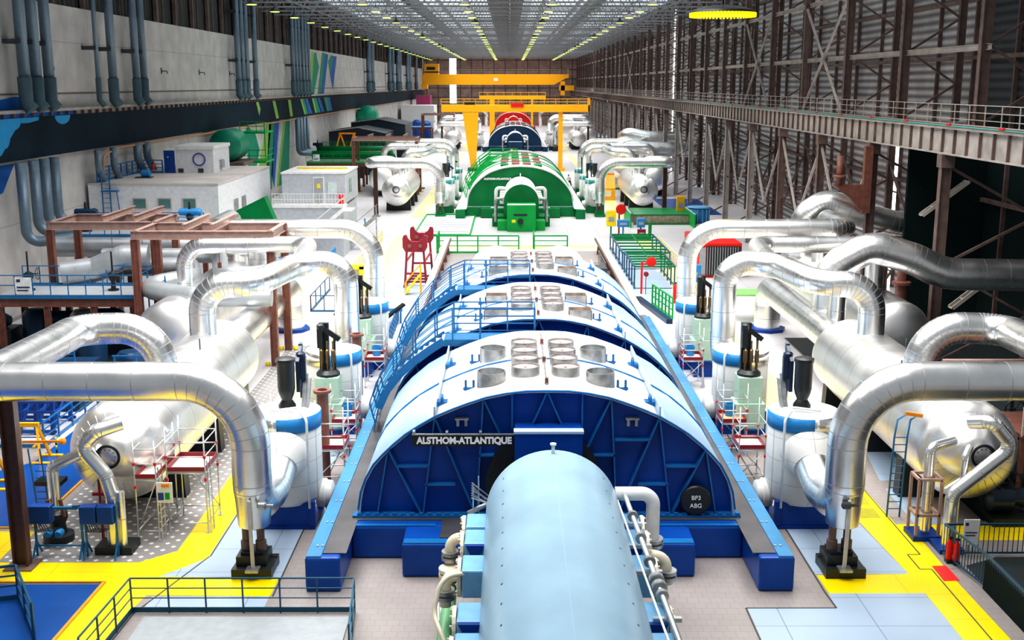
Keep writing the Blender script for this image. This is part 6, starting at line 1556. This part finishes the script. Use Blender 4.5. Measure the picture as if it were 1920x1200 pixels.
MB().prism([(148, 0), (153, 0), (153, 3.2), (149.5, 3.2), (148, 1.6)], 0, 12.0, 13.9).build('body', 'yellow', r); MB().box(12.3, 13.4, 147.9, 148.1, .5, 1.3).build('hatch', 'cream', r); MB().bar((12, 150, 3.3), (13.9, 150, 3.3), .2).build('handle', 'orange', r)
bigbox('yellow_tank', 'bright yellow upright tank on a green leg in front of the green unit', 'tank', 10.2, 112.5, .95, .7, 1.6, 'yel', 'greenb', 1.0)
r = thing('red_reel', 'red hose reel beside the bright yellow tank', 'hose reel', (11.2, 113.5, 0))
MB().lathe((11.2, 113.2, 2.6), (.3, -1, .2), [(0, .5), (.05, .55), (.3, .5), (.35, .2)], 20).build('reel', 'red', r); MB().bar((11.1, 113.5, 0), (11.1, 113.5, 2.3), .15).build('post', 'redd', r)
bigbox('blue_cabinet', 'blue control cabinet on blue legs right of the yellow tank', 'cabinet', 11.2, 110.3, 1.2, .5, .7, 'band', 'band', 1.2)
bigbox('blue_cabinet', 'second blue cabinet above a dark red box farther right', 'cabinet', 13.0, 110.8, .8, .6, .9, 'band', 'band', 1.1)
bigbox('red_cabinet', 'dark red box under the second blue cabinet', 'cabinet', 13.0, 110.0, .8, .5, .7, 'redd', None, .3)
r = thing('green_skid', 'low green skid frame carrying cabinets before the green unit', 'skid', (11.9, 110, 0))
MB().box(10.2, 13.8, 108.9, 109.1, 0, .5).box(10.2, 13.8, 111.5, 111.7, 0, .3).build('skid_beam', 'green', r); MB().bar((13.7, 109, 0), (13.7, 109, 1.8), .3).build('skid_post', 'green', r)
r = thing('person', 'tiny distant person with dark hair, pale top and dark trousers leaning forward', 'person', (8.9, 168, 0))
def skinfig(name, V, E, R, m, parent):
    me = bpy.data.meshes.new(name); me.from_pydata([Vector(v) - ROOT[parent.name] for v in V], E, []); o = bpy.data.objects.new(name, me); COL.objects.link(o); o.parent = parent
    sk = o.modifiers.new('skin', 'SKIN'); me.skin_vertices or me.skin_vertices.new() if hasattr(me.skin_vertices, 'new') else None
    for i, q in enumerate(R): me.skin_vertices[0].data[i].radius = (q, q)
    me.skin_vertices[0].data[0].use_root = True
    o.modifiers.new('sub', 'SUBSURF').levels = 1; me.materials.append(M[m]); return o
px, py = 8.9, 168.0
try:
    bm_ = None
    skinfig('body', [(px, py, .95), (px - .05, py, 1.2), (px - .1, py, 1.42), (px - .12, py, 1.5), (px - .14, py - .02, 1.62), (px - .3, py, 1.38), (px - .42, py - .1, 1.12), (px - .3, py - .25, .95), (px + .08, py, 1.38), (px + .2, py - .1, 1.1), (px + .1, py - .28, .95),
        (px - .1, py, .88), (px - .12, py - .05, .5), (px - .12, py, .08), (px + .1, py, .88), (px + .2, py + .05, .5), (px + .28, py + .05, .08), (px - .12, py - .14, .04), (px + .28, py - .1, .04)],
        [(0, 1), (1, 2), (2, 3), (3, 4), (2, 5), (5, 6), (6, 7), (2, 8), (8, 9), (9, 10), (0, 11), (11, 12), (12, 13), (13, 17), (0, 14), (14, 15), (15, 16), (16, 18)],
        [.15, .14, .15, .06, .1, .065, .05, .035, .065, .05, .035, .1, .075, .05, .1, .075, .05, .04, .04], 'skin', r)
except Exception as ex: print('skin', ex)
MB().lathe((px - .14, py - .02, 1.72), (0, 0, 1), [(-.14, .03), (-.08, .09), (0, .115), (.08, .1), (.13, .03)], 14).build('hair', 'black', r)
MB().lathe((px - .05, py, .92), (-.1, 0, 1), [(0, .17), (.25, .165), (.48, .2), (.56, .1)], 14).tube([(px - .28, py, 1.4), (px - .4, py - .08, 1.18)], .085, 10).tube([(px + .06, py, 1.4), (px + .19, py - .08, 1.16)], .085, 10).build('shirt', 'cream', r)
MB().tube([(px - .07, py, .95), (px - .11, py - .05, .5), (px - .12, py, .1)], [.125, .1, .08], 12).tube([(px + .07, py, .95), (px + .2, py + .05, .5), (px + .28, py + .05, .1)], [.125, .1, .08], 12).build('trousers', 'black', r)
# framed racks (cages) between the blue and green units
def cage(x0, x1, y0, y1, h, label):
    r = thing('rack_cage', label, 'rack', ((x0 + x1) / 2, y0, 0)); m = MB()
    for x in (x0, x1):
        y = y0
        while y <= y1 + .01: m.bar((x, y, 0), (x, y, h), .1); y += (y1 - y0) / 4
        m.bar((x, y0, h), (x, y1, h), .12); m.bar((x, y0, .3), (x, y1, .3), .08)
    m.build('frame', 'raildark', r)
    t = MB(); y = y0
    while y <= y1 + .01: t.bar((x0, y, h), (x1, y, h), .12); y += (y1 - y0) / 6
    t.bar(((x0 + x1) / 2, y0, h), ((x0 + x1) / 2, y1, h), .08); t.build('top_bars', 'green', r)
    MB().box(x0 + .1, x1 - .1, y0 + .1, y1 - .1, .05, .1).build('floor_sheet', 'plb', r)
cage(9.3, 12.3, 82.5, 90, 1.7, 'nearer open green and blue rack cage right of the blue turbine')
cage(9.3, 13.2, 91.5, 103, 1.4, 'farther open rack cage behind the red hydrant')
r = thing('hydrant', 'red hydrant stand with a big round red disc between the rack cages', 'hydrant', (9.6, 80.5, 0))
MB().bar((9.6, 80.5, 0), (9.6, 80.5, 2.4), .14).bar((9.6, 80.5, 2.2), (10.2, 80.5, 2.3), .1).build('stand_pipe', 'red', r)
MB().lathe((10.25, 80.4, 2.4), (0, -1, 0), [(0, .36), (.2, .36), (.26, .26)], 28).build('disc', 'red', r); MB().bar((9.9, 80.4, 0), (9.9, 80.4, 1.5), .05).lathe((9.9, 80.4, 1.5), (0, -1, 0), [(0, .18), (.2, .18)], 14).build('small_disc', 'redd', r)
bigbox('blue_cabinet', 'blue and white cabinet stand right of the hydrant', 'cabinet', 12.6, 76.5, 1.2, .5, 1.2, 'band', 'band', 1.6)
o = thing('fire_extinguisher', 'large red extinguisher left of the blue cabinet stand', 'extinguisher', (11.4, 77, 0)); MB().lathe((11.6, 77, 0), (0, 0, 1), [(0, .2), (1.2, .2), (1.4, .06)], 16).build('cylinder', 'red', o); MB().box(11.53, 11.67, 76.9, 77, 1.4, 1.5).build('valve_head', 'black', o)
railing('guard_rail', 'short green yellow railing beside the dark slab right of the blue plinth', [(9.9, 76.5, 0), (10.6, 71.5, 0)], 1.4, 'greenb', .9, .05)
o = MB().prism([(8.9, 78), (9.3, 78), (10.4, 70), (10.0, 70)], 2, .02, .3).build('dark_slab', 'navy'); tag(o, 'dark inclined slab edge right of the blue plinth', 'slab')
# red cradle
r = thing('rotor_cradle', 'dark red double rotor cradle stand on the white floor', 'cradle', (-7.1, 83, 0))
for k, y in enumerate((83.0, 88.0)):
    o_ = .12 * k; c = -7.08 + o_
    for sx in (-1, 1): MB().bar((c + sx * .82, y, 0), (c + sx * .62, y, 2.9), .16).build('leg', 'redd', r)
    MB().prism([(c - .72, 2.75), (c + .72, 2.75), (c + .92, 3.1), (c + .92, 3.75), (c + .86, 3.95), (c + .66, 4.02), (c + .5, 3.7), (c + .25, 3.52), (c - .25, 3.52), (c - .5, 3.7), (c - .66, 4.02), (c - .86, 3.95), (c - .92, 3.75), (c - .92, 3.1)], 1, y - .2, y + .2).build('saddle', 'redd', r)
    for sx in (-1, 1): MB().lathe((c + sx * .4, y - .2, 3.2), (0, -1, 0), [(0, .14), (.12, .14), (.14, .08)], 14).build('roller', 'brown', r)
    MB().bar((c - .72, y, 1.1), (c + .72, y, 1.1), .14).build('tie', 'redd', r)
for sx in (-1, 1):
    MB().bar((-7.08 + sx * .84, 83, .12), (-6.96 + sx * .84, 88, .12), .18).build('long_tie', 'redd', r); MB().bar((-7.08 + sx * .7, 83, 2.0), (-6.96 + sx * .7, 88, 2.0), .12).build('long_tie', 'redd', r)
for y in (84, 85.3, 86.6): MB().bar((-7.85, y, .3), (-6.2, y, .3), .14).build('tie', 'redd', r)
for i, (x, y) in enumerate(((-7.6, 80.0), (-4.6, 77.5))):
    r = thing('yellow_steps', ('left' if i == 0 else 'right') + ' small yellow stair step unit by the blue stair', 'steps', (x, y, 0)); m = MB()
    for k in range(5): m.box(x + k * .22, x + k * .22 + .25, y, y + .8, k * .28 + .2, k * .28 + .25)
    for yy in (y, y + .8): m.bar((x, yy, .1), (x + 1.1, yy, 1.5), .08)
    m.build('treads', 'yel', r); m = MB()
    for yy in (y, y + .8): m.bar((x, yy, .9), (x + 1.1, yy, 2.2), .06); m.bar((x, yy, 0), (x, yy, .9), .06); m.bar((x + 1.1, yy, 0), (x + 1.1, yy, 2.2), .06)
    m.build('handrail', 'yellow', r)
r = thing('work_bench', 'blue legged white work bench left of the blue stair', 'bench', (-8.4, 70, 0))
MB().box(-10.2, -6.8, 69.6, 71, 1.1, 1.2).build('bench_top', 'white', r); MB().box(-10.2, -6.8, 69.55, 69.6, .9, 1.1).build('bench_edge', 'band', r)
for x in (-10, -7): MB().bar((x, 70.3, 0), (x, 70.3, 1.1), .12).build('leg', 'band', r)
r = thing('blue_trestle', 'small blue A frame trestle beside the white bench', 'trestle', (-9.5, 66, 0))
for y in (65.4, 66.6): MB().bar((-9.8, y, 0), (-9.55, y, 1.5), .08).bar((-9.1, y, 0), (-9.35, y, 1.5), .08).build('a_frame', 'band', r)
MB().bar((-9.45, 65.3, 1.5), (-9.45, 66.7, 1.5), .15).build('top_bar', 'band', r)
railing('guard_rail', 'blue railing along the floor opening left of the blue stair', [(-7.0, 62, 0), (-7.2, 71, 0)], 1.1, 'railblue', 1.0, .035)
o = MB().bar((-8.3, 67.5, .4), (-6.6, 68.5, 1.6), .35, .15).build('black_beam', 'black'); tag(o, 'short black beam leaning by the white bench', 'beam')
# blue opening frame with yellow arch on the left
r = thing('pit_guard', 'dark green guard frame with a yellow arch around a floor hatch on the left', 'guard', (-10.9, 76, 0))
m = MB()
for a, b in (((-13.4, 74), (-9.8, 74)), ((-13.4, 74), (-13.4, 82))):
    m.bar((*a, .05), (*b, .05), .12)
    for k in range(5): t = k / 4; m.bar((a[0] + (b[0] - a[0]) * t, a[1] + (b[1] - a[1]) * t, 0), (a[0] + (b[0] - a[0]) * t, a[1] + (b[1] - a[1]) * t, 1.1), .06)
    m.bar((*a, 1.1), (*b, 1.1), .05)
m.build('rail', 'raildark', r)
MB().box(-12.5, -12.2, 80, 80.3, 0, 2.1).box(-10.9, -10.6, 80, 80.3, 0, 2.1).box(-12.5, -10.6, 80, 80.3, 1.9, 2.2).build('arch', 'yel', r); MB().box(-12.2, -10.9, 80.1, 80.25, .3, 1.9).build('arch_panel', 'pit', r)
o = thing('floor_stand', 'small dark pedestal stand on the pale floor by the guard frame', 'stand', (-11.4, 73, 0)); MB().lathe((-11.4, 73, 0), (0, 0, 1), [(0, .35), (.1, .3), (.3, .1), (.8, .1), (.85, .18), (1.3, .12)], 12).build('pedestal', 'dkgrey', o)
# hatch covers in front of the green unit
for i, (x0, x1) in enumerate(((-9.6, -4.1),)):
    r = thing('hatch_cover', 'white slatted hatch cover edged green left of the green generator', 'hatch cover', ((x0 + x1) / 2, 112.3, 0))
    MB().box(x0, x1, 112.3, 130, 0, .1).build('cover', 'white', r); m = MB()
    for k in range(9): m.box(x0 + .3, x1 - .3, 113 + k * 1.9, 113.15 + k * 1.9, .1, .14)
    m.build('slats', 'grey', r); m = MB().box(x0, x1, 112.1, 112.3, 0, .22).box(x0, x1, 130, 130.2, 0, .22).box(x1, x1 + .15, 112.1, 130.2, 0, .22).box(x0 - .15, x0, 112.1, 130.2, 0, .22); m.build('edge', 'greenb', r)
railing('guard_rail', 'green railing across the floor left of centre behind the white humps', [(-6.6, 104, 0), (-6.6, 100.6, 0), (.8, 100.6, 0)], 1.6, 'greenb', 2.0, .06)
railing('guard_rail', 'green railing across the floor right of centre behind the white humps', [(2.2, 104, 0), (2.2, 100.6, 0), (5.2, 100.6, 0)], 1.6, 'greenb', 2.0, .06)
# brown stubs by the left tanks
for i, (y, s) in enumerate(((41.2, -1), (51.0, -1))):
    o = thing('stub_pipe', ('nearer' if i == 0 else 'farther') + ' rust brown open flanged pipe standing behind the left valve tank', 'pipe', (-7.15, y, 0))
    MB().lathe((-7.15 , y, 0), (0, 0, 1), [(0, .22), (3.5, .22), (3.52, .34), (3.62, .34), (3.62, .2), (3.4, .18)], 20).build('tube', 'brown', o)
# near guard rails at the bottom
railing('guard_rail', 'blue three bar railing around the grey hatch in the lower left foreground', [(-4.25, 27.2, 0), (-4.5, 30.05, 0), (-10.95, 30.05, 0), (-11.1, 26.5, 0)], 1.08, 'raildark2', 1.15, .022, bars=2)
o = struct(MB().box(-10.5, -4.6, 22, 29.7, .01, .06), 'trim_14', 'hatch')
railing('guard_rail', 'dark blue railing in the bottom left corner of the view', [(-15.6, 30.6, 0), (-14.6, 30.9, 0), (-13.1, 28.4, 0)], 1.1, 'raildark', 1.4, .035)
# ------------------------------------------------------------------ cranes
r = thing('gantry_crane', 'yellow portal gantry crane straddling the hall behind the green turbine', 'gantry crane', (1, 200, 0))
MB().box(-12, 14, 199, 201, 10.25, 11.5).build('girder', 'yellow', r, bevel=.05)
MB().add([(-8.3, 199, 10.2), (-5.5, 199, 10.2), (-5.5, 201, 10.2), (-8.3, 201, 10.2), (-6.9, 199.6, .4), (-6.0, 199.6, .4), (-6.0, 200.4, .4), (-6.9, 200.4, .4)], [(0, 1, 2, 3), (7, 6, 5, 4), (0, 4, 5, 1), (1, 5, 6, 2), (2, 6, 7, 3), (3, 7, 4, 0)]).build('wide_leg', 'yellow', r)
MB().box(-7.4, -5.5, 198.2, 201.8, 0, .5).build('wheel_truck', 'black', r)
MB().box(8.55, 9.3, 199.5, 200.5, .4, 10.2).build('slim_leg', 'yellow', r); MB().box(8.2, 9.7, 198.5, 201.5, 0, .5).build('wheel_truck', 'yellow', r)
m = MB()
for z in (12.0, 12.5): m.bar((-12, 199, z), (14, 199, z), .1)
for i in range(14): m.bar((-12 + i * 2, 199, 11.5), (-12 + i * 2, 199, 12.5), .1)
m.box(13.7, 14, 199, 201, 10.3, 12.6).build('handrail', 'yellow', r); MB().box(.2, 2.4, 198.8, 201.2, 11.1, 11.75).build('hoist_trolley', 'red', r); MB().box(-8, -6, 199, 200.5, 11.5, 12.0).build('machine_box', 'black', r)
r = thing('gantry_crane', 'smaller and more distant yellow gantry crane before the end wall', 'gantry crane', (0, 300, 0))
MB().box(-8, 9.4, 299, 300.5, 11.1, 12.1).build('girder', 'yellow', r); MB().box(-5.3, -4.0, 299, 300, 0, 11.1).build('wide_leg', 'yellow', r); MB().box(5.6, 6.1, 299, 300, 0, 11.1).build('slim_leg', 'yellow', r)
m = MB().bar((-8, 299, 12.9), (9.4, 299, 12.9), .12)
for i in range(9): m.bar((-8 + i * 2.17, 299, 12), (-8 + i * 2.17, 299, 12.9), .12)
m.build('handrail', 'yellow', r)
r = thing('bridge_crane', 'big yellow bridge crane spanning the hall near the end wall', 'bridge crane', (-4.6, 400, 13.4))
MB().prism([(-30.6, 14.8), (15.5, 14.8), (19.5, 17.0), (20.6, 17.0), (20.6, 18.4), (-30.6, 18.4)], 1, 400, 402).build('girder', 'yellow', r, bevel=.05)
MB().box(-30.9, -28.8, 399, 404, 13.4, 15).box(17.8, 19.2, 399, 404, 11.2, 16).box(17.4, 22.4, 399, 404, 12.85, 14.6).build('end_truck', 'yellow', r)
MB().box(-29.8, -24.8, 400, 404, 19.4, 22).box(-29.8, -24.8, 400, 404, 18.4, 18.9).build('hoist_trolley', 'yellow', r); MB().box(-29, -26, 399.8, 400, 19.9, 20.9).box(-29.6, -25, 400.1, 403, 18.9, 19.4).build('trolley_windows', 'black', r)
m = MB()
for z in (19.2, 20.0): m.bar((-24.5, 400, z), (20.5, 400, z), .1)
for i in range(16): m.bar((-24.5 + i * 3, 400, 18.4), (-24.5 + i * 3, 400, 20), .1)
m.box(20.2, 20.6, 400, 402, 18.4, 20.2).build('handrail', 'brownl', r); MB().box(-5.6, -4.2, 399.9, 400, 16.1, 17.1).build('load_plate', 'paper', r)
